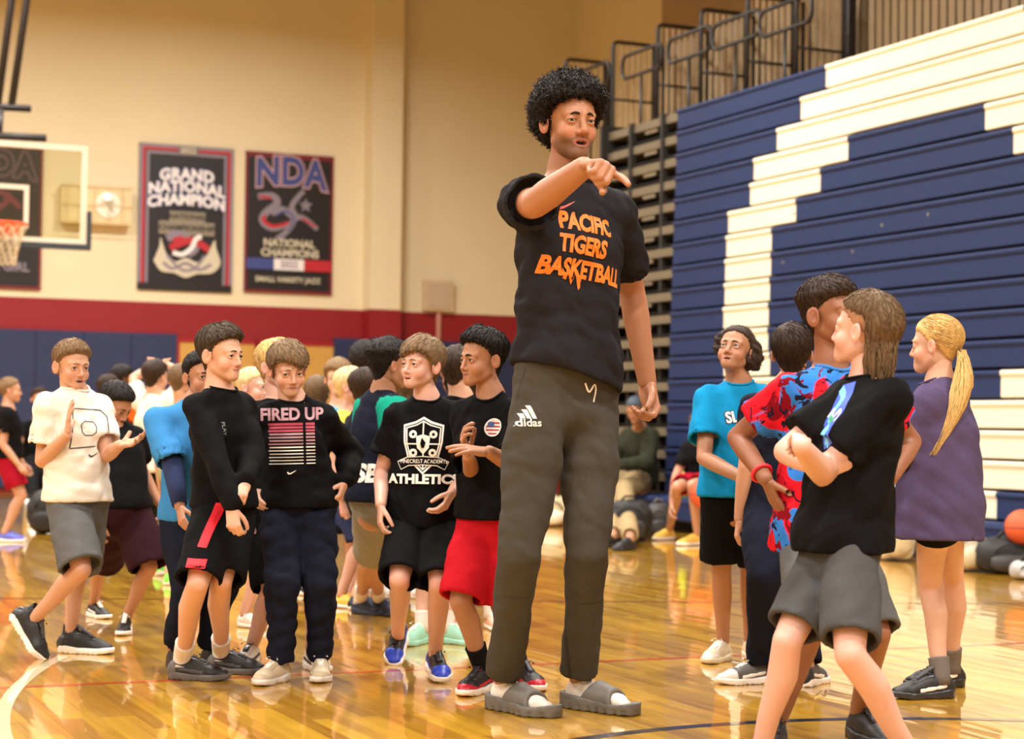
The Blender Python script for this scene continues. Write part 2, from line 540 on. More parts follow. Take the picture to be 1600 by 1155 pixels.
ROWS = {   # colour changes along each row, read from the far end towards the camera (picture x)
    0: [('n', 1276), ('w', 1584), ('n', INF)],
    1: [('n', 1238), ('w', INF)], 2: [('n', 1202), ('w', INF)],
    3: [('n', 1167), ('w', 1313), ('n', 1526), ('w', INF)],
    4: [('n', 1162), ('w', 1271), ('n', 1571), ('w', INF)],
    5: [('n', 1129), ('w', 1234), ('n', 1640), ('w', INF)],
    6: [('n', 1127), ('w', 1197), ('n', INF)], 7: [('n', 1126), ('w', 1197), ('n', INF)],
    8: [('n', 1126), ('w', 1196), ('n', INF)], 9: [('n', 1125), ('w', 1195), ('n', INF)],
    10: [('n', 1125), ('w', 1195), ('n', INF)], 11: [('n', 1127), ('w', 1199), ('n', INF)],
    12: [('n', 1130), ('w', 1234), ('n', 1560), ('w', INF)],
    13: [('n', 1162), ('w', INF)], 14: [('n', 1167), ('w', INF)], 15: [('n', 1202), ('w', INF)],
    16: [('n', 1238), ('w', 1558), ('n', INF)]}
def seat_profile(h):
    # (outwards, up) with a rolled nose above a slightly recessed face
    return [(-0.24, -0.006), (0.006, -0.006), (0.018, -0.012), (0.022, -0.024), (0.020, -0.040), (0.012, -0.050), (0.008, -0.056),
            (0.010, -h + 0.022), (0.004, -h + 0.014), (-0.03, -h + 0.012), (-0.24, -h + 0.012)]
for k in range(NROW):
    va = V_END
    zt = row_top(k)
    for (c, xe) in ROWS[k]:
        vb = V_NEAR if xe == INF else v_at(xe, 660 - (zt - CAM_H) * 190)
        MB().prism(seat_profile(ROWH), uv(row_u(k), va - 0.002, zt), -UX, np.array([0, 0, 1.0]), -VX * (va - vb - 0.004)).build('seat_board', M_BNAVY if c == 'n' else M_BWHITE, bl)
        va = vb
    MB().ubox(row_u(k) + 0.03, row_u(k) + 0.36, V_NEAR, V_AISLE, zt - ROWH + 0.001, zt - ROWH + 0.010).build('riser', M_BDARK, bl)
MB().ubox(U_BL + 0.36, U_BL + 0.40, V_NEAR, V_AISLE, 0, Z_TOP - 0.03).build('back_panel', M_BDARK, bl)
ZB = row_top(NROW)
# lowest row pulled out as a bench
V_SPLIT = v_at(1150)
for (va, vb, e) in ((V_END, V_SPLIT, 0.0), (V_SPLIT - .004, V_NEAR, -0.22)):
    MB().prism([(-0.3, 0), (0.30 + e, 0), (0.33 + e, -0.01), (0.34 + e, -0.04), (0.33 + e, -0.07), (0.325 + e, -ZB + 0.12), (0.28 + e, -ZB + 0.10), (-0.3, -ZB + 0.10)],
           uv(U_BL, va, ZB), -UX, np.array([0, 0, 1.0]), -VX * (va - vb)).build('bench_row', M_BNAVY, bl)
MB().ubox(U_BL - 0.05, U_BL + 0.3, V_NEAR, V_END, 0.0, 0.12).build('wheel_channel', M_BDARK, bl)
# aisle section without seats: deck edges with dark gaps
for k in range(NROW + 1):
    zt = row_top(k) - 0.02
    MB().ubox(row_u(k) + 0.03, row_u(k) + 0.35, V_END + 0.03, V_AISLE - 0.02, zt - 0.078, zt).build('aisle_step', M_DECK, bl)
    MB().ubox(row_u(k) + 0.05, row_u(k) + 0.07, V_END + 0.50, V_END + 0.75, zt - ROWH * 0.55, zt - 0.085).build('step_bracket', M_STEEL, bl)
MB().ubox(U_BL + 0.05, U_BL + 0.36, V_AISLE - 0.05, V_AISLE, 0, Z_TOP + 0.05).build('end_post', M_BDARK, bl)
for vv in (V_END + 0.3, V_END + 0.95):
    MB().ubox(U_BL + 0.10, U_BL + 0.16, vv, vv + 0.05, 0, Z_TOP).build('support_post', M_BDARK, bl)
# small bolts that show as bright dots
for (bx, by) in ((1241, 334), (1379, 352), (1451, 335), (1333, 393), (1224, 410)):
    p = on_u(bx, by, U_BL - 0.012)
    MB().tube([p, p - UX * 0.008], 0.012, 8).build('bolt', M_STEEL, bl)

# guard rails folded on the top of the bleachers
M_RAIL = mat('rail_black', (24, 20, 17), rough=0.45, spec=0.5)
M_PICKET = mat('rail_picket_bronze', (120, 100, 70), rough=0.5)
M_LOUVER = mat('rail_mesh_tan', (176, 150, 112), rough=0.6)
def round_rect(p0, a, b, r, n=4, open_bottom=False):
    """closed loop of points: corner p0, edges a (along) and b (up), rounded"""
    A = np.linalg.norm(a); B = np.linalg.norm(b); x = a / A; y = b / B
    pts = []
    for (cx, cy, s) in ((A - r, B - r, 0), (r, B - r, 1), (r, r, 2), (A - r, r, 3)):
        for i in range(n + 1):
            t = math.pi / 2 * (s + i / n)
            pts.append(p0 + x * (cx + r * math.cos(t)) + y * (cy + r * math.sin(t)))
    return pts
U_R = U_BL + 0.55
railn = ['first from the far end', 'second from the far end', 'third from the far end', 'fourth from the far end', 'fifth from the far end', 'nearest the camera']
for i in range(6):
    px = (884, 958, 1028, 1096, 1168, 1245)[i]
    py = (92, 65, 38, 14, -8, -34)[i]
    p = on_u(px, py, U_R)
    vq = float(p @ VX); zq = float(p[2])
    zbot = Z_TOP - 0.30
    r = root('guard_rail', uv(U_R, vq, zbot), 'black tube guard rail on the bleachers, ' + railn[i], 'guard rail', 'guard rails on the bleachers', TH)
    W = 0.50
    zl = zbot
    up = np.array([0, 0, 1.0])
    H = zq - zl
    # inverted U frame along U
    zf = 0.0 if vq > V_AISLE else zl      # the ones past the seats stand on the floor
    pts = [uv(U_R, vq, zf)]
    rr = 0.06
    for s in range(5):
        t = math.pi - math.pi / 2 * s / 4
        pts.append(uv(U_R + rr + rr * math.cos(t), vq, zq - rr + rr * math.sin(t)))
    for s in range(5):
        t = math.pi / 2 - math.pi / 2 * s / 4
        pts.append(uv(U_R + W - rr + rr * math.cos(t), vq, zq - rr + rr * math.sin(t)))
    pts.append(uv(U_R + W, vq, zf))
    MB().tube(pts, 0.020, 8).build('frame', M_RAIL, r, smooth=True)
    MB().tube([uv(U_R, vq, zq - 0.62), uv(U_R + W, vq, zq - 0.62)], 0.014, 6).build('mid_rail', M_RAIL, r, smooth=True)
    for j in range(7):
        uu = U_R + W * (j + 0.5) / 7
        MB().ubox(uu - 0.012, uu + 0.012, vq - 0.005, vq + 0.005, zl, zq - 0.03).build('picket', M_LOUVER, r)
    # heavy folded post and the loop that lies along the rows
    MB().ubox(U_R + W - 0.01, U_R + W + 0.07, vq - 0.10, vq + 0.02, zf, zq - 0.03).build('post', M_RAIL, r)
    if i < 5:
        b0 = uv(U_R, vq - 0.22, zq - 0.45)
        lp = round_rect(b0, -VX * 0.86, up * 0.24, 0.09)
        MB().tube(lp, 0.019, 8, closed=True).build('hand_loop', M_RAIL, r, smooth=True)
        MB().tube([b0 - VX * 0.43, uv(U_R, vq - 0.65, zl)], 0.017, 6).build('loop_stem', M_RAIL, r, smooth=True)
# slatted folding panels behind the rails
M_SLAT = mat('folding_panel_slat', (128, 106, 74), rough=0.7, noise=0.12, nscale=3)
pnl = root('slatted_screen', uv(U_BL + 1.25, 12, 0), 'brown screen of narrow upright slats behind the bleacher guard rails', 'screen', None, TH)
vq = V_NEAR
v1 = float(on_u(1030, 60, U_BL + 1.25) @ VX)
MB().ubox(U_BL + 1.28, U_BL + 1.30, V_NEAR, v1, 0, Z_TOP + 1.15).build('backing', mat('screen_backing', (70, 56, 38), rough=0.8), pnl)
sl = new_mesh('slat', MB().ubox(0, 0.03, 0, 0.085, 0, Z_TOP + 1.12).V, MB().ubox(0, 0.03, 0, 0.085, 0, Z_TOP + 1.12).F)
sl.materials.append(M_SLAT)
nsl = 0
vq = v1 - 0.1
while vq > 5.0:
    o = link('slat', sl, None, pnl); place(o, Matrix.Translation(Vector(uv(U_BL + 1.25, vq, 0))))
    vq -= 0.115; nsl += 1

# ================================================================== text helper
def text_poly(txt, size=1.0, bold=0.02, shear=0.0, xs=1.0, align='CENTER', spacing=1.0):
    cu = bpy.data.curves.new('t', 'FONT')
    cu.body = txt; cu.size = size; cu.offset = bold; cu.shear = shear
    cu.align_x = align; cu.align_y = 'CENTER'; cu.space_character = spacing
    cu.resolution_u = 3; cu.space_line = 0.85
    o = bpy.data.objects.new('t', cu); C.objects.link(o)
    dg = bpy.context.evaluated_depsgraph_get(); dg.update()
    me = bpy.data.meshes.new_from_object(o.evaluated_get(dg))
    V = np.array([v.co[:] for v in me.vertices]); F = [tuple(p.vertices) for p in me.polygons]
    bpy.data.objects.remove(o); bpy.data.curves.remove(cu); bpy.data.meshes.remove(me)
    V[:, 0] *= xs
    return V[:, :2], F
def poly_flat(pts): return np.array(pts, float), [tuple(range(len(pts)))]
def stroke(pts, w, taper=None):
    pts = np.array(pts, float); n = len(pts); V = []; F = []
    for i in range(n):
        t = pts[min(i + 1, n - 1)] - pts[max(i - 1, 0)]; t = t / (np.linalg.norm(t) + 1e-9)
        ww = (w if taper is None else w * taper[i]) / 2
        V += [pts[i] + np.array([-t[1], t[0]]) * ww, pts[i] - np.array([-t[1], t[0]]) * ww]
    for i in range(n - 1): F.append((2 * i + 1, 2 * i + 3, 2 * i + 2, 2 * i))
    return np.array(V), F
def curve2(pts, n=24):
    """Catmull-Rom through 2-d points"""
    P = np.array(pts, float); P = np.vstack([2 * P[0] - P[1], P, 2 * P[-1] - P[-2]])
    out = []
    m = len(P) - 3
    for s in np.linspace(0, m - 1e-6, n):
        i = int(s); t = s - i
        a, b, c, d = P[i:i + 4]
        out.append(0.5 * ((2 * b) + (c - a) * t + (2 * a - 5 * b + 4 * c - d) * t * t + (3 * b - a - 3 * c + d) * t ** 3))
    return out

# ================================================================== wall things
def flat_on_wall(shape, o, ux, uz, off, name, m, parent):
    """put a flat printed shape on a plane (o; ux,uz) at distance off in front"""
    V, F = shape
    n = np.cross(ux, uz)
    W = [o + ux * p[0] + uz * p[1] + n * off for p in V]
    return link(name, new_mesh(name, W, F), m, parent)
M_BLACKVINYL = mat('banner_black', (26, 20, 22), rough=0.5, noise=0.2, nscale=6)
M_PRED = mat('print_red', (176, 34, 44), rough=0.5)
M_PGREY = mat('print_grey', (128, 118, 130), rough=0.5)
M_PWHITE = mat('print_white', (226, 220, 218), rough=0.5)
M_PNAVY = mat('print_navy', (58, 68, 128), rough=0.5)
M_PPINK = mat('print_pink', (200, 160, 158), rough=0.5)
M_PCREAM = mat('print_cream', (196, 186, 162), rough=0.5)
M_PDRED = mat('print_darkred', (112, 18, 30), rough=0.5)
Z1 = np.array([0, 0, 1.0])
def banner_frame(px0, py0, px1, py1, label):
    a = on_v(px0, py1, V_WALL - 0.03); b = on_v(px1, py0, V_WALL - 0.03)
    u0, u1 = a @ UX, b @ UX; z0 = on_v(px0, py1, V_WALL - 0.03)[2]; z1 = on_v(px0, py0, V_WALL - 0.03)[2]
    r = root('banner', uv(u0, V_WALL, z0), label, 'banner', 'championship banners on the back wall', TH)
    w, h = u1 - u0, z1 - z0
    MB().ubox(u0, u1, V_WALL - 0.03, V_WALL - 0.022, z0, z1).build('sheet', M_BLACKVINYL, r)
    MB().tube([uv(u0 - 0.0, V_WALL - 0.018, z1 - 0.02), uv(u1, V_WALL - 0.018, z1 - 0.02)], 0.015, 8).build('hanging_rod', M_BDARK, r)
    for q in (0.01, w - 0.03):
        MB().ubox(u0 + q, u0 + q + 0.02, V_WALL - 0.022, V_WALL, z1 - 0.05, z1 - 0.01).build('hook', M_STEEL, r)
    o = uv(u0, V_WALL - 0.03, z0)
    lay = [0.0]
    def put(shape, name, m, dz=None):
        lay[0] += 0.0012
        return flat_on_wall(shape, o, UX, Z1, lay[0], name, m, r)
    def txt(s, cx, cy, size, m, xs=1.0, bold=0.03, arch=0.0, name='lettering', shear=0.0, spacing=1.0, outline=None):
        for (mm, bb) in (([(outline[0], bold + outline[1])] if outline else []) + [(m, bold)]):
            V, F = text_poly(s, 1.0, bb, shear, xs, spacing=spacing)
            V = V * size
            V[:, 1] -= arch * V[:, 0] ** 2
            put((V + np.array([cx, cy]), F), name, mm)
    return r, w, h, put, txt
def rect(x0, y0, x1, y1): return poly_flat([(x0, y0), (x1, y0), (x1, y1), (x0, y1)])

# banner: GRAND NATIONAL CHAMPION
r, w, h, put, txt = banner_frame(214, 222, 366, 452, 'black GRAND NATIONAL CHAMPION banner with red and grey striped border')
b = w * 0.115
for (c, m) in ((0.0, M_PGREY), (0.035 * w, M_PRED), (0.075 * w, M_PGREY)):
    e = 0.03 * w if c else 0.035 * w
    put(rect(c, 0.05 * h, c + e, h - c), 'border_stripe', m)
    put(rect(w - c - e, 0.05 * h, w - c, h - c), 'border_stripe', m)
    put(rect(c, h - c - e, w - c, h - c), 'border_stripe', m)
put(rect(w * .40, h * .935, w * .62, h * .995), 'date_plate', mat('plate_grey', (110, 100, 98), rough=.6))
txt('2022', w * .51, h * .965, w * .085, M_PCREAM)
txt('GRAND', w * .50, h * .80, w * .155, M_PWHITE, bold=.05, arch=.22, outline=(M_PNAVY, .05), spacing=1.08)
txt('NATIONAL', w * .50, h * .715, w * .155, M_PWHITE, bold=.05, arch=.22, outline=(M_PNAVY, .05), spacing=1.05)
txt('CHAMPION', w * .50, h * .625, w * .155, M_PWHITE, bold=.05, arch=.22, outline=(M_PNAVY, .05), spacing=1.02)
put(rect(w * .32, h * .47, w * .70, h * .545), 'name_plate', mat('plate_tan', (132, 122, 104), rough=.6))
put(rect(w * .21, h * .385, w * .80, h * .475), 'name_plate', mat('plate_tan', (132, 122, 104), rough=.6))
txt('NATIONAL', w * .51, h * .508, w * .078, M_BLACKVINYL)
txt('CHAMPIONSHIP', w * .505, h * .43, w * .082, M_BLACKVINYL)
# emblem: cupped base with a swirling star figure
put((np.array(curve2([(w * .16, h * .20), (w * .22, h * .30), (w * .23, h * .36), (w * .30, h * .24), (w * .40, h * .20), (w * .5, h * .23), (w * .62, h * .20), (w * .72, h * .25), (w * .80, h * .36), (w * .82, h * .30), (w * .87, h * .20), (w * .78, h * .13), (w * .62, h * .12), (w * .5, h * .09), (w * .38, h * .12), (w * .24, h * .13), (w * .16, h * .20)], 48)), [tuple(range(48))]), 'emblem', M_PCREAM)
for (pp, ww, m) in (([(.26, .19), (.36, .15), (.5, .19), (.64, .15), (.77, .19)], .02, M_PGREY), ([(.30, .24), (.42, .16), (.5, .14), (.6, .16), (.70, .25)], .018, M_PGREY),
                    ([(.30, .35), (.40, .39), (.52, .36), (.60, .30), (.52, .25)], .05, M_PGREY), ([(.33, .29), (.42, .32), (.55, .35), (.64, .33), (.74, .29)], .045, M_PRED),
                    ([(.36, .34), (.44, .36), (.52, .33)], .03, M_PRED), ([(.36, .26), (.46, .25), (.56, .30), (.60, .36), (.66, .38)], .03, M_PWHITE)):
    put(stroke([(x * w, y * h) for x, y in curve2(pp, 20)], ww * w * 1.6), 'emblem_swirl', m)

# banner: NDA
r, w, h, put, txt = banner_frame(380.5, 235, 522, 456, 'black NDA NATIONAL CHAMPIONS banner with a blue, white and red bar')
for q in (rect(0, 0, w * .03, h), rect(w * .97, 0, w, h), rect(0, h * .965, w, h), rect(0, 0, w, h * .02)): put(q, 'border_stripe', M_PDRED)
txt('NDA', w * .51, h * .865, w * .42, M_PNAVY, bold=.04, arch=.20, xs=.84, outline=(M_PPINK, .035), spacing=1.06)
for (pp, ww, m) in (([(.14, .68), (.30, .69), (.36, .64), (.22, .56), (.20, .50), (.32, .46), (.50, .50)], .085, M_PGREY), ([(.22, .55), (.21, .51), (.32, .475), (.50, .505)], .045, M_PRED), ([(.15, .68), (.30, .675)], .03, M_PRED),
                    ([(.36, .385), (.48, .45), (.56, .55), (.52, .62), (.60, .70), (.66, .74)], .07, M_PGREY), ([(.30, .56), (.42, .60), (.54, .55), (.66, .545), (.82, .47)], .07, M_PGREY), ([(.64, .545), (.80, .485)], .025, M_PRED), ([(.34, .55), (.46, .585), (.55, .53), (.48, .44)], .02, M_PNAVY)):
    put(stroke([(x * w, y * h) for x, y in curve2(pp, 22)], ww * w, [1 - .5 * abs(i / 21 - .4) for i in range(22)]), 'emblem_swirl', m)
star = [((.68 + (.085 if i % 2 == 0 else .036) * math.sin(i * math.pi / 5)) * w, .635 * h + (.085 if i % 2 == 0 else .036) * w * math.cos(i * math.pi / 5)) for i in range(10)]
sv = np.array(star + [(.68 * w, .635 * h)]); put((sv, [(10, (i + 1) % 10, i) for i in range(10)]), 'emblem_star', M_PGREY)
txt('NATIONAL', w * .50, h * .355, w * .115, M_PCREAM, bold=.04)
txt('CHAMPIONS', w * .51, h * .285, w * .115, M_PCREAM, bold=.04)
put(rect(w * .02, h * .165, w * .33, h * .245), 'colour_bar', M_PNAVY)
put(rect(w * .33, h * .165, w * .67, h * .245), 'colour_bar', M_PWHITE)
put(rect(w * .67, h * .165, w * .98, h * .245), 'colour_bar', M_PRED)
txt('2022', w * .50, h * .205, w * .10, M_PGREY)
txt('SMALL VARSITY JAZZ', w * .49, h * .095, w * .078, M_PCREAM, bold=.03)

# banner behind the backboard
r, w, h, put, txt = banner_frame(-70, 218, 68, 448, 'black NDA banner half hidden behind the glass backboard')
for q in (rect(0, 0, w * .03, h), rect(w * .97, 0, w, h), rect(0, h * .97, w, h), rect(0, 0, w, h * .02)): put(q, 'border_stripe', M_PDRED)
txt('NDA', w * .50, h * .855, w * .42, M_BLACKVINYL, bold=.04, arch=.20, xs=.84, outline=(mat('print_mauve', (120, 92, 104), rough=.5), .035), spacing=1.1)
for pp in ([(.2, .62), (.5, .66), (.75, .56)], [(.3, .5), (.55, .58), (.6, .66)]):
    put(stroke([(x * w, y * h) for x, y in curve2(pp, 16)], .07 * w), 'emblem_swirl', mat('print_plum', (104, 40, 54), rough=.5))
txt('ALL GIRL', w * .56, h * .15, w * .15, M_PGREY, bold=.03)

# speaker and clock box on the wall behind the backboard
M_BOX = mat('wall_box_beige', (214, 192, 146), rough=0.6, noise=0.1, nscale=6)
p = on_v(92, 347, V_WALL); q = on_v(202, 293, V_WALL)
r = root('clock_box', uv(p @ UX, V_WALL, p[2]), 'beige wall box with a round clock face beside the backboard', 'clock', None, TH)
u0, u1, z0, z1 = p @ UX, q @ UX, p[2], on_v(92, 290, V_WALL)[2]
MB().ubox(u0, u1, V_WALL - 0.16, V_WALL, z0, z1).build('housing', M_BOX, r)
cm = MB()
for i in range(5): cm.tube([uv(u0 + .06 + i * (u1 - u0) / 5, V_WALL - .2, z1 + .01), uv(u0 + .06 + i * (u1 - u0) / 5, V_WALL - .2, z0 - .02)], .006, 6)
for zz in (z0 - .02, (z0 + z1) / 2, z1 + .01): cm.tube([uv(u0 - .02, V_WALL - .2, zz), uv(u1 + .02, V_WALL - .2, zz)], .006, 6)
cm.build('wire_guard', M_BOX, r)
cc = uv(u0 + (u1 - u0) * .66, V_WALL - .165, (z0 + z1) / 2)
MB().tube([cc, cc - VX * .012], .17, 24).build('clock_face', mat('clock_face', (226, 216, 196), rough=.4), r)
MB().tube([cc - VX * .014, cc - VX * .02], [.012, .012], 8).build('clock_hub', M_BDARK, r)
for (a, L) in ((2.5, .12), (2.5, -.05), (0.9, .08)):
    e = cc - VX * .018 + (UX * math.sin(a) + Z1 * math.cos(a)) * L
    MB().tube([cc - VX * .018, e], .006, 6).build('clock_hand', M_BDARK, r)
lp = cc - VX * .1 + Z1 * .10 - UX * .03
MB().lathe([(.0, -.04), (.03, -.03), (.04, 0), (.03, .03), (.0, .04)], lp, 12).build('strobe_lens', mat('strobe_glass', (255, 252, 240), rough=.1, emit=1.5), r, smooth=True)

# small control box with a conduit on the right of the pilaster
p = on_v(659, 485, V_WALL); q = on_v(705, 440, V_WALL)
r = root('control_box', uv(p @ UX, V_WALL, p[2]), 'small pale metal box with a thin conduit on the wall right of the pilaster', 'box', None, TH)
u0, u1, z0, z1 = p @ UX, q @ UX, p[2], q[2]
MB().ubox(u0, u1, V_WALL - 0.1, V_WALL, z0, z1).build('box_body', mat('control_box_paint', (200, 176, 140), rough=.5, noise=.1, nscale=6), r)
MB().ubox(u0 + .04, u1 - .04, V_WALL - 0.112, V_WALL - .1, z0 + .04, z1 - .04).build('lid', mat('control_box_lid', (186, 164, 138), rough=.5), r)
MB().tube([uv((u0 + u1) / 2 + .02, V_WALL - .04, z0), uv((u0 + u1) / 2 + .02, V_WALL - .04, za + .02)], .035, 8).build('conduit', mat('conduit_paint', (190, 130, 110), rough=.5), r)

# ================================================================== backboard with hoop
V_BB = 19.9
r = root('basketball_backboard', uv(0, V_BB, 2.9), 'glass basketball backboard with white frame, orange rim and dark edge padding', 'backboard', None, TH)
pr = on_v(137, 232, V_BB); u1 = float(pr @ UX); zt = float(on_v(137, 229, V_BB)[2]); 
zb = zt - 1.07; u0 = u1 - 1.83
M_WF = mat('backboard_white', (238, 226, 206), rough=.4)
fw = .062
fr = MB()
fr.ubox(u0, u1, V_BB - .02, V_BB + .03, zt - fw, zt).ubox(u0, u1, V_BB - .02, V_BB + .03, zb, zb + fw)
fr.ubox(u0, u0 + fw, V_BB - .02, V_BB + .03, zb + fw, zt - fw).ubox(u1 - fw, u1, V_BB - .02, V_BB + .03, zb + fw, zt - fw)
fr.build('frame', M_WF, r)
gl = mat('backboard_glass', (226, 226, 190), rough=.02)
nt = gl.node_tree; bs = nt.nodes['Principled BSDF']; out = nt.nodes['Material Output']
tr = nt.nodes.new('ShaderNodeBsdfTransparent'); tr.inputs[0].default_value = (.93, .95, .86, 1)
gs = nt.nodes.new('ShaderNodeBsdfGlossy'); gs.inputs['Roughness'].default_value = .03
ms = nt.nodes.new('ShaderNodeMixShader'); ms.inputs[0].default_value = .06
nt.links.new(tr.outputs[0], ms.inputs[1]); nt.links.new(gs.outputs[0], ms.inputs[2]); nt.links.new(ms.outputs[0], out.inputs[0])
MB().ubox(u0 + fw, u1 - fw, V_BB - .004, V_BB + .006, zb + fw, zt - fw).build('glass_pane', gl, r)
uc = (u0 + u1) / 2
ss = MB(); a = .305; zz0 = zb + .155; zz1 = zz0 + .457; t = .05
ss.ubox(uc - a, uc + a, V_BB - .008, V_BB - .005, zz1 - t, zz1).ubox(uc - a, uc + a, V_BB - .008, V_BB - .005, zz0, zz0 + t)
ss.ubox(uc - a, uc - a + t, V_BB - .008, V_BB - .005, zz0 + t, zz1 - t).ubox(uc + a - t, uc + a, V_BB - .008, V_BB - .005, zz0 + t, zz1 - t)
ss.build('shooter_square', M_WF, r)
M_EP = mat('edge_padding', (52, 58, 66), rough=.6)
MB().prism([(0, 0), (u1 - u0 + .05, 0), (u1 - u0 + .05, .42), (u1 - u0 - .0, .42), (u1 - u0 - .0, .06), (0, .06)], uv(u0, V_BB - .035, zb - .05), UX, Z1, VX * .08).build('edge_padding', M_EP, r)
# rim, bracket and net
M_OR = mat('rim_orange', (226, 84, 24), rough=.4)
rc = uv(uc, V_BB - .38, zb + .15)
MB().tube([rc + UX * .229 * math.cos(t) + VX * .229 * math.sin(t) for t in np.linspace(0, 2 * math.pi, 29)[:-1]], .012, 8, closed=True).build('rim', M_OR, r, smooth=True)
MB().ubox(uc - .1, uc + .1, V_BB - .16, V_BB - .01, zb + .10, zb + .16).ubox(uc - .23, uc + .23, V_BB - .02, V_BB - .008, zb + .06, zb + .20).build('rim_bracket', M_OR, r)
net = MB()
NN = 12
for k in range(NN):
    for s in (1, -1):
        pts = []
        for j in range(9):
            f = j / 8
            an = 2 * math.pi * (k + s * f * 2.0) / NN
            rad = .225 - .11 * math.sin(f * 1.4)
            pts.append(rc + UX * rad * math.cos(an) + VX * rad * math.sin(an) - Z1 * (.01 + .42 * f))
        net.tube(pts, .007, 5)
net.build('net', mat('net_cord', (196, 176, 140), rough=.8), r)
# mast arms above
M_MAST = mat('mast_black', (34, 24, 20), rough=.5)
def mast(name, pts, rad): MB().tube(pts, rad, 10).build(name, M_MAST, r, smooth=True)
for (xa, ya, xb, yb) in ((46, -30, 18, 165), (22, -30, -4, 165)):
    a_, b_ = on_v(xa, ya, V_BB + .6), on_v(xb, yb, V_BB + .25)
    a_ = b_ + (a_ - b_) * ((Z_CEIL - b_[2]) / (a_[2] - b_[2]))
    mast('mast_tube', [a_, b_], .04)
mast('cross_bar', [on_v(-120, 160, V_BB + .25), on_v(48, 170, V_BB + .25)], .04)
mast('cross_bar', [on_v(-120, 207, V_BB + .10), on_v(72, 216, V_BB + .10)], .042)
mast('drop_tube', [on_v(-60, 162, V_BB + .25), on_v(-60, 300, V_BB + .12)], .04)
mast('brace', [on_v(2, 168, V_BB + .25), on_v(-1, 213, V_BB + .12)], .03)
# ================================================================== people: distance-field modelling
f32 = np.float32
def smin(a, b, k):
    h = np.maximum(k - np.abs(a - b), 0) / k
    return np.minimum(a, b) - h * h * (k * 0.25)
def smax(a, b, k): return -smin(-a, -b, k)
def d_sphere(P, c, r): return np.sqrt(((P - f32(c)) ** 2).sum(1)) - f32(r)
def f32a(x): return np.asarray(x, dtype=f32)
def d_ell(P, c, r):
    q = (P - f32a(c)); r = f32a(r)
    k0 = np.sqrt(((q / r) ** 2).sum(1)); k1 = np.sqrt(((q / (r * r)) ** 2).sum(1)) + 1e-9
    return k0 * (k0 - 1) / k1
def d_cone(P, a, b, ra, rb):
    a = f32a(a); ab = f32a(b) - a
    L2 = float(ab @ ab) + 1e-12
    q = P - a
    t = np.clip((q @ ab) / L2, 0, 1)
    q = q - t[:, None] * ab
    return np.sqrt((q * q).sum(1)) - (f32(ra) + f32(rb - ra) * t)
def d_seg_ell(P, a, b, ra, rb, Xa, Xb):
    a = f32a(a); ab = f32a(b) - a
    L2 = float(ab @ ab) + 1e-12
    q = P - a
    t = np.clip((q @ ab) / L2, 0, 1)
    q = q - t[:, None] * ab
    X = f32a(Xa) + t[:, None] * f32a(np.asarray(Xb) - np.asarray(Xa))
    x = (q * X).sum(1)
    y2 = np.maximum((q * q).sum(1) - x * x, 0)
    rx = f32(ra[0]) + f32(rb[0] - ra[0]) * t; ry = f32(ra[1]) + f32(rb[1] - ra[1]) * t
    k0 = np.sqrt(x * x / (rx * rx) + y2 / (ry * ry)); k1 = np.sqrt(x * x / rx ** 4 + y2 / ry ** 4) + 1e-9
    return k0 * (k0 - 1) / k1
def d_chain(P, pts, rad, k=0.02):
    d = None
    for i in range(len(pts) - 1):
        e = d_cone(P, pts[i], pts[i + 1], rad[i], rad[i + 1])
        d = e if d is None else np.minimum(d, e)
    return d
def d_chain_ell(P, pts, rad, X, k=0.03):
    d = None
    for i in range(len(pts) - 1):
        e = d_seg_ell(P, pts[i], pts[i + 1], rad[i], rad[i + 1], X[i], X[i + 1])
        d = e if d is None else smin(d, e, k)
    return d
def d_plane(P, c, n): return (P - f32a(c)) @ f32a(nrm(n))
class Noise:
    def __init__(self, seed, n=7):
        rs = np.random.RandomState(seed)
        self.k = rs.normal(size=(n, 3)); self.k /= np.linalg.norm(self.k, axis=1)[:, None]
        self.k *= rs.uniform(0.6, 1.7, size=(n, 1)); self.ph = rs.uniform(0, 6.28, n)
    def __call__(self, P, scale, stretch=None):
        k = self.k * scale * 6.28
        if stretch is not None: k = k * np.asarray(stretch)
        s = 0
        for i in range(len(k)): s = s + np.sin(P @ f32a(k[i]) + f32(self.ph[i]))
        return s / len(k)
    def ridge(self, P, scale, stretch=None):
        k = self.k * scale * 6.28
        if stretch is not None: k = k * np.asarray(stretch)
        w = 0.6 * np.sin(P @ f32a(k[0] * .5) + f32(self.ph[1]))
        s = 0
        for i in range(4): s = s + 1 - 2 * np.abs(np.sin(0.5 * (P @ f32a(k[i])) + f32(self.ph[i]) + w))
        return s / 4

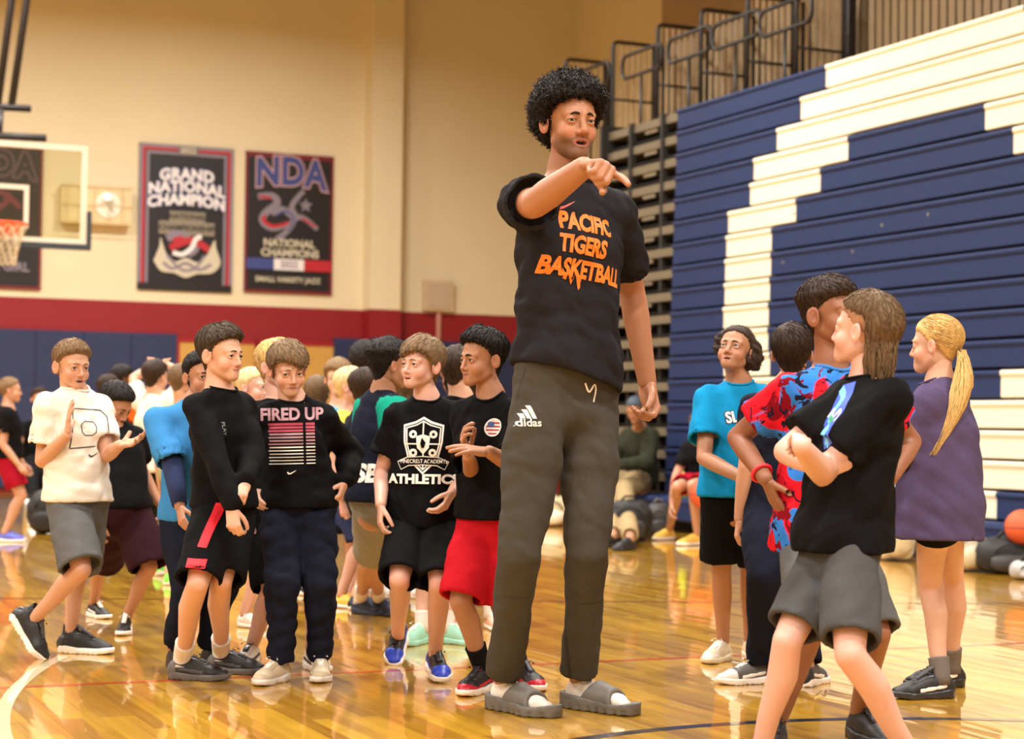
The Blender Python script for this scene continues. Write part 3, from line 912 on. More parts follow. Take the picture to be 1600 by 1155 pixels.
def sdf_mesh(f, lo, hi, h, normals=False):
    """surface of f=0 as quads (naive surface nets on a sparse grid)"""
    lo = np.asarray(lo, float); hi = np.asarray(hi, float)
    B = 4; H = h * B
    n = np.ceil((hi - lo) / H).astype(int) + 1
    g = np.stack(np.meshgrid(*[np.arange(k) for k in n], indexing='ij'), -1).reshape(-1, 3)
    ctr = (lo + (g + 0.5) * H).astype(f32)
    d = f(ctr)
    act = g[np.abs(d) < H * 1.35]
    if len(act) == 0: return np.zeros((0, 3)), np.zeros((0, 4), int), None
    loc = np.stack(np.meshgrid(*[np.arange(B)] * 3, indexing='ij'), -1).reshape(-1, 3)
    cells = (act[:, None, :] * B + loc[None]).reshape(-1, 3)
    N = n * B + 2
    mul = np.array([N[1] * N[2], N[2], 1], dtype=np.int64)
    cid = cells @ mul
    off = np.array([[i, j, k] for i in (0, 1) for j in (0, 1) for k in (0, 1)]) @ mul
    flag = np.zeros(int(N[0] * N[1] * N[2]), bool)
    for o_ in off: flag[cid + o_] = True
    pid = np.nonzero(flag)[0]
    idx = np.stack([pid // mul[0], (pid // mul[1]) % N[1], pid % N[2]], 1)
    val = np.empty(len(pid), f32)
    for s in range(0, len(pid), 200000):
        val[s:s + 200000] = f((lo + idx[s:s + 200000] * h).astype(f32))
    full = np.zeros(len(flag), f32); full[pid] = val
    cv = np.stack([full[cid + o_] for o_ in off], 1)
    ins = cv < 0
    mixed = ins.any(1) & ~ins.all(1)
    cells = cells[mixed]; cid = cid[mixed]; cv = cv[mixed]
    co = np.array([[i, j, k] for i in (0, 1) for j in (0, 1) for k in (0, 1)], f32)
    acc = np.zeros((len(cells), 3), f32); cnt = np.zeros(len(cells), f32)
    for a in range(8):
        for b in range(a + 1, 8):
            if np.abs(co[a] - co[b]).sum() != 1: continue
            cross = (cv[:, a] < 0) != (cv[:, b] < 0)
            t = np.where(cross, cv[:, a] / (cv[:, a] - cv[:, b] + 1e-20), 0)
            acc += np.where(cross, 1.0, 0.0)[:, None] * (co[a] + t[:, None] * (co[b] - co[a]))
            cnt += cross
    V = lo + (cells + acc / cnt[:, None]) * h
    vmap = np.full(len(flag), -1, np.int64); vmap[cid] = np.arange(len(cid))
    faces = []
    for ax in range(3):
        b_, c_ = (ax + 1) % 3, (ax + 2) % 3
        e = mul[ax]; p0 = pid
        ok = flag[np.minimum(p0 + e, len(flag) - 1)] & (p0 + e < len(flag))
        p0 = p0[ok]
        s0 = full[p0] < 0; s1 = full[p0 + e] < 0
        ch = s0 != s1
        p0 = p0[ch]; s0 = s0[ch]
        q = np.stack([vmap[p0 - mul[b_] - mul[c_]], vmap[p0 - mul[c_]], vmap[p0], vmap[p0 - mul[b_]]], 1)
        good = (q >= 0).all(1)
        q = q[good]; s0 = s0[good]
        q = np.where(s0[:, None], q, q[:, ::-1])
        faces.append(q)
    F = np.concatenate(faces)
    Nn = None
    if normals:
        P = V.astype(f32); e = h * 0.5
        gr = np.stack([f(P + f32a([e, 0, 0])) - f(P - f32a([e, 0, 0])), f(P + f32a([0, e, 0])) - f(P - f32a([0, e, 0])), f(P + f32a([0, 0, e])) - f(P - f32a([0, 0, e]))], 1)
        Nn = gr / (np.linalg.norm(gr, axis=1)[:, None] + 1e-9)
        V = V - Nn * np.clip(f(P), -h * .5, h * .5)[:, None] * 0.8
    return V, F, Nn

# ------------------------------------------------------------------ heads (face looks along +y, z up, metres for a 0.23 m head)
def head_field(P, a):
    x = np.abs(P[:, 0]); Q = np.stack([x, P[:, 1], P[:, 2]], 1)
    kid = a.get('kid', 1.0)
    jw = a.get('jaw', 1.0)
    d = d_ell(P, (0, -0.012, 0.034 + .003 * kid), (0.0755, 0.096, 0.084))
    d = smin(d, d_ell(P, (0, 0.026, -0.042 + .006 * kid), (0.055 * jw - .002 * kid, 0.060, 0.070 - .006 * kid)), 0.030)
    d = smin(d, d_cone(Q, (0.046 * jw, -0.002, -0.060 + .006 * kid), (0.008, 0.064, -0.100 + .010 * kid), 0.013, 0.016), 0.028)
    d = smin(d, d_sphere(Q, (0.006, 0.068, -0.098 + .012 * kid), 0.0165), 0.022)       # chin
    d = smin(d, d_sphere(Q, (0.036, 0.052, -0.036), 0.025 + .001 * kid), 0.022)           # cheek
    d = smin(d, d_cone(Q, (0.012, 0.083, 0.020), (0.044, 0.066, 0.020), 0.009, 0.009), 0.020)  # brow
    d = smax(d, -d_sphere(Q, (0.0335, 0.1045, -0.002), 0.0185), 0.016)                  # eye hollow
    d = smin(d, d_sphere(Q, (0.0325, 0.0712, 0.0), 0.0160), 0.007)                      # lids
    ns = a.get('nose', 1.0)
    d = smin(d, d_cone(P, (0, 0.083, 0.010), (0, 0.105 - .004 * kid, -0.033), 0.0065, 0.0100 * ns), 0.012)
    d = smin(d, d_sphere(Q, (0.0115 * ns, 0.0915 - .002 * kid, -0.0375), 0.0080 * ns), 0.007)
    d = smax(d, -d_sphere(Q, (0.0065 * ns, 0.099 - .003 * kid, -0.0465), 0.0038), 0.003)
    # mouth
    sm = a.get('smile', 0.0); op = a.get('open', 0.0); lip = a.get('lip', 1.0)
    zc = -0.064
    mw = a.get('mw', 1.0)
    cor = (0.0225 * mw + .005 * sm, 0.0745 - .005 * sm, zc + .007 * sm)
    d = smin(d, d_ell(P, (0, 0.074, zc), (0.026, 0.014, 0.020)), 0.014)
    d = smin(d, d_cone(Q, (0.0, 0.0865, zc + 0.0045 + .0 * op), (cor[0], cor[1], cor[2] + .001), 0.0052 * lip, 0.0030), 0.005)
    d = smin(d, d_cone(Q, (0.0, 0.0855 - .004 * op, zc - 0.0060 - .011 * op), (cor[0] - .004, cor[1] + .001, cor[2] - .0015 - .004 * op), 0.0060 * lip, 0.0030), 0.005)
    if op > 0:
        d = smax(d, -d_ell(P, (0, 0.088, zc - .0015 - .005 * op), (0.016 * mw + .004 * sm, 0.016, 0.0022 + .0062 * op)), 0.003)
    else:
        d = smax(d, -d_cone(Q, (0, 0.0935, zc - .001), (cor[0] - .002, cor[1] + .0045, cor[2]), 0.0022, 0.0018), 0.003)
    # eye slit
    eo = a.get('eye', 1.0)
    d = smax(d, -d_ell(Q, (0.0330, 0.0860, -0.0005), (0.0156, 0.010, 0.0055 * eo)), 0.0025)
    # ears
    er = a.get('ear', 1.0)
    ex = 0.0765
    Qe = Q.copy(); Qe[:, 0] -= .45 * np.maximum(0, -(Q[:, 1] + f32(.004)))
    e = d_ell(Qe, (ex + .003, -0.012, -0.006), (0.0080, 0.0190 * er, 0.031 * er))
    e = smax(e, -d_ell(Qe, (ex + .0125, -0.007, -0.003), (0.0085, 0.0120, 0.0200)), 0.004)
    e = smin(e, d_cone(Qe, (ex + .006, -.010, .006), (ex + .005, -.016, -.014), .0022, .0030), .004)
    d = smin(d, e, 0.006)
    # neck stump
    nr = a.get('neck', 0.048)
    d = smin(d, d_cone(P, (0, -0.018, -0.045), (0, -0.022, -0.085), nr * .98, nr * .82), 0.022)
    return d
def head_masks(V, a):
    sm = a.get('smile', 0.0); op = a.get('open', 0.0)
    x = np.abs(V[:, 0]); y = V[:, 1]; z = V[:, 2]
    zc = -0.064
    zl = zc + sm * .009 * (x / .022) ** 2
    lipm = np.clip(1.22 - np.sqrt((x / 0.0245) ** 2 + ((z - zl + .003 * op) / (0.0078 + .007 * op)) ** 2), 0, 1) * 3.5
    lipm = np.clip(lipm, 0, 1) * (y > 0.062)
    mouth_in = ((x / 0.014) ** 2 + ((z - zc + .0015 + .005 * op) / (.0015 + .0062 * op)) ** 2 < 1) & (y < 0.083) & (y > .05) if op > 0 else np.zeros(len(V), bool)
    st = a.get('stubble', 0.0)
    beard = np.clip((-z - 0.035) / 0.03, 0, 1) * np.clip((y - (-0.01)) / 0.03, 0, 1) * np.clip(1.0 - np.clip((0.045 - np.abs(z + .055)) / .02, 0, 1) * np.clip((.052 - x) / .02, 0, 1) * (z > -.055) * (z < .0), 0, 1)
    mous = np.exp(-((z + 0.0535) / 0.006) ** 2) * np.clip((.030 - x) / .01, 0, 1) * (y > .06)
    stub = np.clip(beard * (z > -.125) + mous, 0, 1) * st
    stub = stub * (1 - lipm)
    blush = np.exp(-((x - .045) / .022) ** 2 - ((z + .035) / .022) ** 2) * (y > .02) * .7 + np.exp(-((z + .036) / .012) ** 2 - (x / .012) ** 2) * (y > .085) * .6 + (x > .074) * .5
    return np.stack([lipm, stub, np.clip(blush, 0, 1), mouth_in * 1.0], 1)
HEADS = {}
def head_mesh(a, h):
    key = (tuple(sorted(a.items())), h)
    if key not in HEADS:
        V, F, N = sdf_mesh(lambda P: head_field(P, a), (-0.10, -0.125, -0.155), (0.10, 0.125, 0.13), h, True)
        HEADS[key] = (V, F, N, head_masks(V, a))
    return HEADS[key]

# ------------------------------------------------------------------ hands (right hand; fingers along +y, palm towards -z, thumb towards -x; length 1)
HPOSE = {
    'relax': dict(c=[(25, 30, 20), (30, 35, 22), (34, 38, 24), (38, 40, 25)], th=(20, 15), sp=2, tdir=(-.50, .75, -.42)),
    'flat': dict(c=[(6, 8, 5), (4, 6, 4), (6, 8, 5), (10, 10, 6)], th=(5, 5), sp=5, tdir=(-.78, .58, -.20)),
    'open': dict(c=[(10, 16, 10), (14, 20, 12), (18, 24, 12), (20, 24, 14)], th=(0, 8), sp=9, tdir=(-.92, .35, -.25)),
    'point': dict(c=[(14, 10, 8), (78, 85, 45), (84, 88, 48), (88, 88, 48)], th=(25, 30), sp=1, tdir=(-.30, .80, -.55)),
    'fist': dict(c=[(68, 80, 40), (72, 84, 42), (75, 84, 42), (78, 84, 42)], th=(30, 35), sp=1, tdir=(-.40, .72, -.58)),
    'half': dict(c=[(40, 48, 26), (46, 52, 28), (52, 54, 30), (56, 54, 30)], th=(22, 22), sp=2, tdir=(-.48, .72, -.50)),
}
def hand_prims(pose):
    p = HPOSE[pose]
    base = [(-.150, .50, .01), (-.050, .525, .02), (.050, .505, .015), (.140, .455, .0)]
    L = [.42, .475, .44, .345]
    R = [.054, .056, .053, .047]
    fingers = []
    for i in range(4):
        a = np.array(base[i]); ang = 0.0
        s = math.radians((i - 1.3) * p['sp'])
        pts = [a]
        for j, fr in enumerate((.46, .30, .24)):
            ang += math.radians(p['c'][i][j])
            d = np.array([math.sin(s) * math.cos(ang), math.cos(s) * math.cos(ang), -math.sin(ang)])
            a = a + d * L[i] * fr; pts.append(a)
        fingers.append((pts, [R[i] * 1.08, R[i], R[i] * .92, R[i] * .80]))
    t = nrm(p['tdir']); a = np.array([-.10, .13, -.03]); pts = [a]
    a = a + t * .24; pts.append(a)
    ax = np.array([0.0, 0.0, 1.0])
    def rot(v, deg):  # towards the fingers
        r = math.radians(deg); c, s_ = math.cos(r), math.sin(r)
        return nrm(np.array([v[0] * c + v[1] * s_, v[1] * c - v[0] * s_, v[2] - .15 * s_]))
    t = rot(t, p['th'][0]); a = a + t * .17; pts.append(a)
    t = rot(t, p['th'][1]); a = a + t * .13; pts.append(a)
    fingers.append((pts, [.075, .064, .058, .048]))
    return fingers
HANDS = {}
def hand_mesh(pose, h):
    key = (pose, h)
    if key not in HANDS:
        fg = hand_prims(pose)
        X = (1, 0, 0)
        def f(P):
            d = d_seg_ell(P, (0, -.03, 0), (0, .08, 0), (.105, .082), (.140, .088), X, X)
            d = smin(d, d_seg_ell(P, (-.005, .10, 0), (-.005, .46, .012), (.165, .088), (.195, .070), X, X), .06)
            d = smin(d, d_ell(P, (-.10, .17, -.055), (.075, .13, .06)), .05)
            d = smin(d, d_ell(P, (.12, .20, -.045), (.05, .16, .05)), .05)
            for pts, rr in fg:
                e = d_chain(P, pts, rr)
                d = smin(d, e, .028)
            return d
        V, F, N = sdf_mesh(f, (-.42, -.27, -.55), (.32, 1.12, .22), h, True)
        V = V.copy()
        kn = np.exp(-((V[:, 1] - .5) / .06) ** 2) * (V[:, 2] > .03) * .5 + (V[:, 1] > .85) * .35
        HANDS[key] = (V, F, N, np.stack([0 * kn, 0 * kn, kn, 0 * kn], 1))
    return HANDS[key]

# ------------------------------------------------------------------ shoes (toe along +y, heel at y=-.28, sole on z=0, foot length 1)
SHOES = {}
def shoe_mesh(kind, part, h):
    key = (kind, part, h)
    if key in SHOES: return SHOES[key]
    X = (1, 0, 0)
    top = {'low': .36, 'high': .60, 'mid': .46, 'slide': .2}[kind]
    def outline(P, z0, z1, grow=0.0):
        # footprint: two circles chain in the plane
        Q = P.copy(); Q[:, 2] = 0
        d = d_cone(Q, (0.0, -.155, 0), (-.012, .02, 0), .122 + grow, .118 + grow)
        d = smin(d, d_cone(Q, (-.012, .02, 0), (.012, .40, 0), .118 + grow, .155 + grow), .10)
        d = smin(d, d_cone(Q, (.012, .40, 0), (-.03, .555, 0), .155 + grow, .118 + grow), .08)
        return np.maximum(d, np.maximum(z0 - P[:, 2], P[:, 2] - z1))
    def upper(P):
        d = d_seg_ell(P, (0, -.16, .14), (0, .10, .16), (.118, .15), (.122, .190), X, X)
        d = smin(d, d_seg_ell(P, (0, .10, .17), (.01, .40, .115), (.124, .175), (.146, .125), X, X), .06)
        d = smin(d, d_seg_ell(P, (.01, .40, .105), (-.02, .57, .085), (.146, .120), (.112, .090), X, X), .06)
        if kind != 'slide':
            d = smin(d, d_seg_ell(P, (0, -.10, .18), (0, -.075, top + .1), (.105, .13), (.098, .125), X, X), .08)
            slope = (P[:, 2] - f32(top)) - 0.35 * np.abs(P[:, 1] + f32(.08)) * (kind != 'low') - .18 * np.abs(P[:, 1] + .06) * (kind == 'low')
            d = smax(d, slope, .02)
            d = smax(d, -d_seg_ell(P, (0, -.09, top - .08), (0, -.085, top + .3), (.078, .105), (.08, .108), X, X), .015)
        d = np.maximum(d, .02 - P[:, 2])
        return d
    def sock_f(P):
        d = d_seg_ell(P, (0, -.13, .155), (0, .10, .170), (.095, .11), (.10, .115), X, X)
        d = smin(d, d_seg_ell(P, (0, .10, .165), (.0, .42, .120), (.10, .115), (.118, .075), X, X), .06)
        d = smin(d, d_seg_ell(P, (.0, .42, .115), (-.03, .535, .105), (.112, .07), (.07, .05), X, X), .05)
        return smin(d, d_seg_ell(P, (0, -.08, .19), (0, -.06, .52), (.095, .125), (.088, .11), X, X), .08)
    if part == 'upper':
        f = upper
    elif part == 'sole':
        def f(P):
            zt = .100 + .045 * np.clip((-P[:, 1] + .1) / .3, 0, 1) + .015 * np.clip((P[:, 1] - .45) / .15, 0, 1)
            zb = .03 * np.clip((P[:, 1] - .42) / .2, 0, 1) ** 2
            Q = P
            d = outline(Q, zb, zt, .016)
            tread = .006 * (np.sin(P[:, 1] * 70) > .2) * (P[:, 2] < .02)
            return d + tread
    elif part == 'laces':
        def f(P):
            d = None
            for i in range(5):
                y = .09 + .058 * i; z = .362 - .0215 * i
                z = z if kind != 'high' else z + .02
                s = .055
                e = d_cone(P, (-s, y, z - .012), (s, y + .03, z), .011, .011)
                e = np.minimum(e, d_cone(P, (s, y, z - .012), (-s, y + .03, z), .011, .011))
                d = e if d is None else np.minimum(d, e)
            for s in (-1, 1):
                e = d_chain(P, [(0, .10, .375), (s * .07, .13, .42), (s * .12, .19, .38), (s * .06, .13, .36)], [.009] * 4)
                d = np.minimum(d, e)
            tong = d_seg_ell(P, (0, .02, top * .95 + .02), (0, .30, .285), (.062, .02), (.05, .02), X, X)
            return np.minimum(d, tong)
    elif part == 'strap':   # wide band of a slide
        def f(P):
            s_ = sock_f(P)
            d = s_ - .050
            d = smax(d, (P[:, 1] - f32(.44) + .35 * (P[:, 2] - .1)), .03)
            d = smax(d, (.0 - P[:, 1] + .75 * (P[:, 2] - .1)), .03)
            d = smax(d, -(s_ - .006), .006)
            return np.maximum(d, .03 - P[:, 2])
    elif part == 'sock':
        f = sock_f
    elif part == 'slide_sole':
        def f(P):
            zt = .105 + .07 * np.clip((.45 - P[:, 1]) / .7, 0, 1) + .03 * np.clip((P[:, 1] - .5) / .15, 0, 1)
            d = outline(P, 0.0, zt, .030)
            foot = sock_f(P) - .004
            d = smax(d, -foot, .02)
            groove = .012 * (np.sin(P[:, 1] * 55) > .1) * (P[:, 2] < .05)
            return d + groove
    elif part == 'toecap':
        f = lambda P: smax(upper(P) - .006, .42 - P[:, 1] - .4 * np.abs(P[:, 0]), .02)
    elif part == 'patch':   # side panels / swoosh-like overlays
        def f(P):
            d = upper(P) - .008
            b = np.abs(P[:, 2] - (.15 - .16 * (P[:, 1] - .1))) - .035
            return smax(smax(d, b, .01), np.abs(P[:, 1] - .08) - .22, .01)
    elif part == 'eyestay':
        def f(P):
            d = upper(P) - .010
            x = np.abs(P[:, 0])
            d = smax(d, np.abs(x - .075) - .028, .01)
            d = smax(d, np.abs(P[:, 1] - .20) - .17, .02)
            return smax(d, .12 - P[:, 2], .01)
    elif part == 'heel':
        f = lambda P: smax(smax(upper(P) - .009, P[:, 1] + f32(.13), .02), P[:, 2] - f32(.30), .02)
    elif part == 'mudguard':
        f = lambda P: smax(smax(upper(P) - .009, P[:, 2] - (.115 + .10 * np.clip((P[:, 1] - .30) / .3, 0, 1)), .015), .18 - P[:, 1], .03)
    elif part == 'collar':
        f = lambda P: smax(upper(P) - .007, (f32(top * .72) - P[:, 2]), .015)
    SHOES[key] = sdf_mesh(f, (-.24, -.36, -.02), (.24, .78, .62), h, False)[:2]
    return SHOES[key]
SHOE_ME = {}
def shoe_data(kind, part, h):
    k = (kind, part, h)
    if k not in SHOE_ME:
        V, F = shoe_mesh(kind, part, h)
        me = new_mesh(part, V, F, True)
        me.materials.append(mat('shoe_default', (128, 128, 128)))
        SHOE_ME[k] = me
    return SHOE_ME[k]
# ------------------------------------------------------------------ hair in head space
AZ = np.radians([0, 25, 50, 70, 85, 100, 120, 150, 180])
HAIR = {
    'short':  dict(line=[.074, .070, .056, .034, -.006, .006, -.040, -.068, -.078], top=.020, side=.008, back=.010, groove=.0022, crown=(0, -.055, .11), L=.030, front=.006),
    'quiff':  dict(line=[.080, .076, .060, .036, -.006, .006, -.038, -.066, -.076], top=.024, side=.006, back=.009, groove=.003, crown=(0, -.060, .10), L=.034, front=.012),
    'swoop':  dict(line=[.042, .042, .036, .012, -.016, -.012, -.048, -.078, -.084], top=.024, side=.013, back=.014, groove=.0026, crown=(.015, -.045, .115), L=.050, front=.006, asym=.55, taper=.020),
    'fringe': dict(line=[.044, .042, .034, .008, -.018, -.016, -.052, -.080, -.086], top=.024, side=.014, back=.015, groove=.0026, crown=(-.02, -.045, .115), L=.050, front=.005, asym=-.50, taper=.020),
    'buzz':   dict(line=[.066, .064, .054, .030, -.004, .004, -.040, -.066, -.074], top=.010, side=.004, back=.004, groove=.0012, crown=(0, -.055, .11), L=.010, front=.0),
    'fade':   dict(line=[.060, .058, .050, .026, -.010, .000, -.042, -.066, -.076], top=.024, side=.003, back=.004, groove=.004, crown=(0, -.04, .12), L=.020, front=.006, step=.045, ramp=.055),
    'mullet': dict(line=[.090, .082, .066, .054, .046, .036, -.035, -.120, -.140], top=.020, side=.003, back=.022, groove=.003, crown=(0, -.02, .12), L=.024, front=-.008, step=.052),
    'pulled': dict(line=[.068, .064, .050, .026, -.004, .000, -.030, -.052, -.060], top=.010, side=.007, back=.009, groove=.0016, crown=(0, .085, .06), L=.05, front=.0),
    'long':   dict(line=[.066, .060, .046, .010, -.06, -.10, -.12, -.13, -.13], top=.018, side=.016, back=.020, groove=.0024, crown=(0, -.02, .12), L=.08, front=.002),
    'afro':   dict(line=[.072, .069, .056, .030, -.016, .000, -.052, -.070, -.076], top=.048, side=.036, back=.048, groove=.013, crown=(0, -.02, .0), L=.018, front=-.016),
    'curly':  dict(line=[.066, .064, .054, .030, -.010, .000, -.040, -.068, -.078], top=.030, side=.016, back=.020, groove=.006, crown=(0, -.02, .0), L=.014, front=-.004),
}
HAIR['puffs'] = dict(line=[.074, .070, .056, .030, -.006, .002, -.040, -.062, -.070], top=.012, side=.009, back=.016, groove=.004, crown=(0, -.02, .0), L=.014, front=-.002)
CURLY = ('afro', 'curly', 'puffs')
def hair_fields(style, seed, extra=None):
    st = HAIR[style]; nz = Noise(seed); nz2 = Noise(seed + 1)
    line = np.array(st['line'])
    cr = np.array(st['crown'])
    curly = style in CURLY
    def f(P):
        x, y, z = P[:, 0], P[:, 1] + f32(.012), P[:, 2]
        az = np.arctan2(np.abs(x), y)
        base = d_ell(P, (0, -0.012, 0.037), (0.0755, 0.096, 0.084))
        base = smin(base, d_ell(P, (0, 0.024, -0.038), (0.056, 0.058, 0.066)), 0.03)
        base = smin(base, d_cone(P, (0, -0.020, -0.05), (0, -0.035, -0.15), .047, .045), 0.03)
        if 'step' in st: w = np.clip((z - f32(st['step'] - .02)) / st.get('ramp', .04), 0, 1)
        else: w = np.clip((z + .01) / .09, 0, 1)
        w = w * w * (3 - 2 * w)
        bk = np.clip((az - 1.75) / .5, 0, 1)
        ts = st['side'] + (st['back'] - st['side']) * bk
        t = ts + (st['top'] - ts) * w + st['front'] * np.clip(1 - az / .9, 0, 1) * w
        if curly:
            lumps = nz.ridge(P, 26) * .55 + nz2(P, 42) * .45
            t = t + st['groove'] * lumps * (.4 + .6 * np.clip((t - .01) / .03, 0, 1))
        else:
            q = P - f32a(cr)
            th = np.arctan2(q[:, 0], q[:, 1]); r = np.sqrt((q * q).sum(1))
            g = np.sin(th * 23 + r * 30 + seed) * .5 + np.sin(th * 41 - r * 22 + 2 * np.sin(r * 40)) * .35 + nz(P, 22) * .7
            t = t + st['groove'] * g * (.5 + .5 * w)
        zl = np.interp(az, AZ, line) + .0045 * np.sin(az * 37 + 3 * np.sign(x)) + .0035 * np.sin(az * 71 + 5 * np.sign(x)) + st.get('asym', 0) * x * np.clip(1 - az / 1.2, 0, 1)
        tp = np.clip((z - zl) / st.get('taper', .030), 0, 1)
        t = t * (.15 + .85 * np.sqrt(tp)) if not curly else t * (.35 + .65 * np.sqrt(np.clip((z - zl) / .05, 0, 1)))
        d = smax(base - t, (zl - z) * f32(.75), .006 if not curly else .015)
        if extra is not None: d = smin(d, extra(P), .01)
        return d
    def zl(P):
        az = np.arctan2(np.abs(P[:, 0]), P[:, 1] + .012)
        return np.interp(az, AZ, line) + st.get('asym', 0) * P[:, 0] * np.clip(1 - az / 1.2, 0, 1)
    f.zl = zl
    return f
def grad(f, P, e=.002):
    g = np.stack([f(P + f32a(v)) - f(P - f32a(v)) for v in ((e, 0, 0), (0, e, 0), (0, 0, e))], 1)
    return g / (np.linalg.norm(g, axis=1)[:, None] + 1e-9)
def ribbons(paths, side, w):
    """paths (n,m,3), side (n,m,3) unit, w (m,) -> three sided tapered locks"""
    n, m, _ = paths.shape
    t = np.gradient(paths, axis=1); t /= np.linalg.norm(t, axis=2)[..., None] + 1e-9
    up = np.cross(t, side)
    up /= np.linalg.norm(up, axis=2)[..., None] + 1e-9
    W = np.asarray(w)[None, :, None]
    V = np.stack([paths - side * W, paths + side * W, paths + up * W * .8], 2).reshape(n * m * 3, 3)
    F = []
    b = (np.arange(n) * m * 3)[:, None]
    for i in range(m - 1):
        for k in range(3):
            k2 = (k + 1) % 3
            F.append(b + np.array([[i * 3 + k, i * 3 + k2, (i + 1) * 3 + k2, (i + 1) * 3 + k]]))
    return V, np.concatenate(F)
HAIRCACHE = {}
def hair_mesh(style, seed, h, nstrand, extra=None, key=None, cl=None):
    kk = (style, seed, h, nstrand, key)
    if kk in HAIRCACHE: return HAIRCACHE[kk]
    f = hair_fields(style, seed, extra)
    V, F, N = sdf_mesh(f, (-.17, -.21, -.19), (.17, .19, .22), h, True)
    rs = np.random.RandomState(seed)
    if nstrand and len(V):
        st = HAIR[style]
        curly = style in CURLY
        okv = np.arange(len(V)) if curly else np.nonzero(V[:, 2] - f.zl(V) > min((cl or st['L']) * .75, .03))[0]
        pick = rs.choice(okv, nstrand)
        P = V[pick].astype(f32); n = N[pick]
        curly = style in CURLY
        m = 4; pts = [P - n * .002]
        L = (cl or st['L']) * rs.uniform(.6, 1.3, nstrand)[:, None]
        if curly:
            d = n + rs.normal(size=n.shape) * .5
            ax = rs.normal(size=n.shape)
            for i in range(m - 1):
                d = d / np.linalg.norm(d, axis=1)[:, None]
                d = d + np.cross(ax, d) * .9 + n * .15
                d = d / np.linalg.norm(d, axis=1)[:, None]
                pts.append(pts[-1] + d * L / (m - 1))
            w = np.array([.0014, .0015, .0013, .0005])
        else:
            c = f32a(st['crown'])
            p = P.copy()
            for i in range(m - 1):
                g = grad(f, p)
                d = p - c
                d = d + f32a([st.get('asym', 0) * -.5, 0, -.25]) * np.linalg.norm(d, axis=1)[:, None] + rs.normal(size=p.shape) * .012
                d = d - g * (d * g).sum(1)[:, None]
                d /= np.linalg.norm(d, axis=1)[:, None] + 1e-9
                p = (p + d * L / (m - 1)).astype(f32)
                fv = f(p); p = (p - g * (fv - f32(.0010 + .0008 * i))[:, None]).astype(f32)
                pts.append(p)
            w = np.array([.0012, .0020, .0017, .0003])
        pts = np.stack(pts, 1)
        t = np.gradient(pts, axis=1)
        nn = np.repeat(n[:, None, :], m, 1)
        side = np.cross(t, nn); side /= np.linalg.norm(side, axis=2)[..., None] + 1e-9
        RV, RF = ribbons(pts, side, w)
        F = np.concatenate([F, RF + len(V)]); V = np.concatenate([V, RV])
    HAIRCACHE[kk] = (V, F)
    return V, F

# ------------------------------------------------------------------ skin
def skin_mat(name, col, lip=(176, 92, 84), blush=(214, 120, 96), stub=(70, 48, 36)):
    if name in MATS: return MATS[name]
    m = bpy.data.materials.new(name); m.use_nodes = True
    nt = m.node_tree; b = nt.nodes['Principled BSDF']; L = nt.links.new
    at_ = nt.nodes.new('ShaderNodeAttribute'); at_.attribute_name = 'Mask'
    sp = nt.nodes.new('ShaderNodeSeparateColor'); L(at_.outputs['Color'], sp.inputs[0])
    tc = nt.nodes.new('ShaderNodeTexCoord'); n = nt.nodes.new('ShaderNodeTexNoise')
    n.inputs['Scale'].default_value = 14; n.inputs['Detail'].default_value = 4
    L(tc.outputs['Object'], n.inputs['Vector'])
    def mix(fac, a, bcol, amt=1.0):
        x = nt.nodes.new('ShaderNodeMix'); x.data_type = 'RGBA'
        if amt != 1.0:
            mu = nt.nodes.new('ShaderNodeMath'); mu.operation = 'MULTIPLY'; mu.inputs[1].default_value = amt
            L(fac, mu.inputs[0]); fac = mu.outputs[0]
        L(fac, x.inputs[0])
        if isinstance(a, tuple): x.inputs[6].default_value = a
        else: L(a, x.inputs[6])
        x.inputs[7].default_value = bcol
        return x.outputs[2]
    c = tuple(x * .78 for x in lin(col)) + (1,)
    o = mix(n.outputs['Fac'], c, tuple(v * k for v, k in zip(c[:3], (.96, .84, .78))) + (1,))
    o = mix(sp.outputs[2], o, lin(blush) + (1,), .55)
    o = mix(sp.outputs[1], o, lin(stub) + (1,), .8)
    o = mix(sp.outputs[0], o, tuple(x * .72 for x in lin(lip)) + (1,), .65)
    o = mix(at_.outputs['Alpha'], o, (.05, .012, .01, 1))
    L(o, b.inputs['Base Color'])
    b.inputs['Roughness'].default_value = .48
    b.inputs['Specular IOR Level'].default_value = .4
    b.inputs['Subsurface Weight'].default_value = 0.0
    MATS[name] = m
    return m
def hair_mat(name, col):
    return mat(name, col, rough=.6, noise=.45, nscale=70, spec=.22)
SKIN = {
    'fair': ((232, 184, 156),), 'pink': ((236, 188, 168), (196, 104, 100), (226, 140, 128)), 'light': ((220, 170, 138),),
    'tan': ((190, 138, 104), (160, 88, 78), (184, 112, 88)), 'brown': ((158, 106, 76), (140, 76, 68), (152, 84, 64)), 'man': ((184, 130, 96), (176, 92, 90), (194, 114, 90), (64, 44, 34)),
    'dark': ((112, 70, 46), (110, 60, 52), (110, 60, 44)),
}
def skin(k):
    a = SKIN[k]
    return skin_mat('skin_' + k, *a)
M_EYEW = mat('eye_white', (236, 228, 222), rough=.2, spec=.6)
M_PUP = mat('eye_pupil', (10, 8, 8), rough=.1, spec=.8)
M_LASH = mat('lash_dark', (38, 24, 18), rough=.6)
M_TEETH = mat('teeth', (236, 228, 212), rough=.3)
def iris(name, col): return mat(name, col, rough=.15, spec=.7)

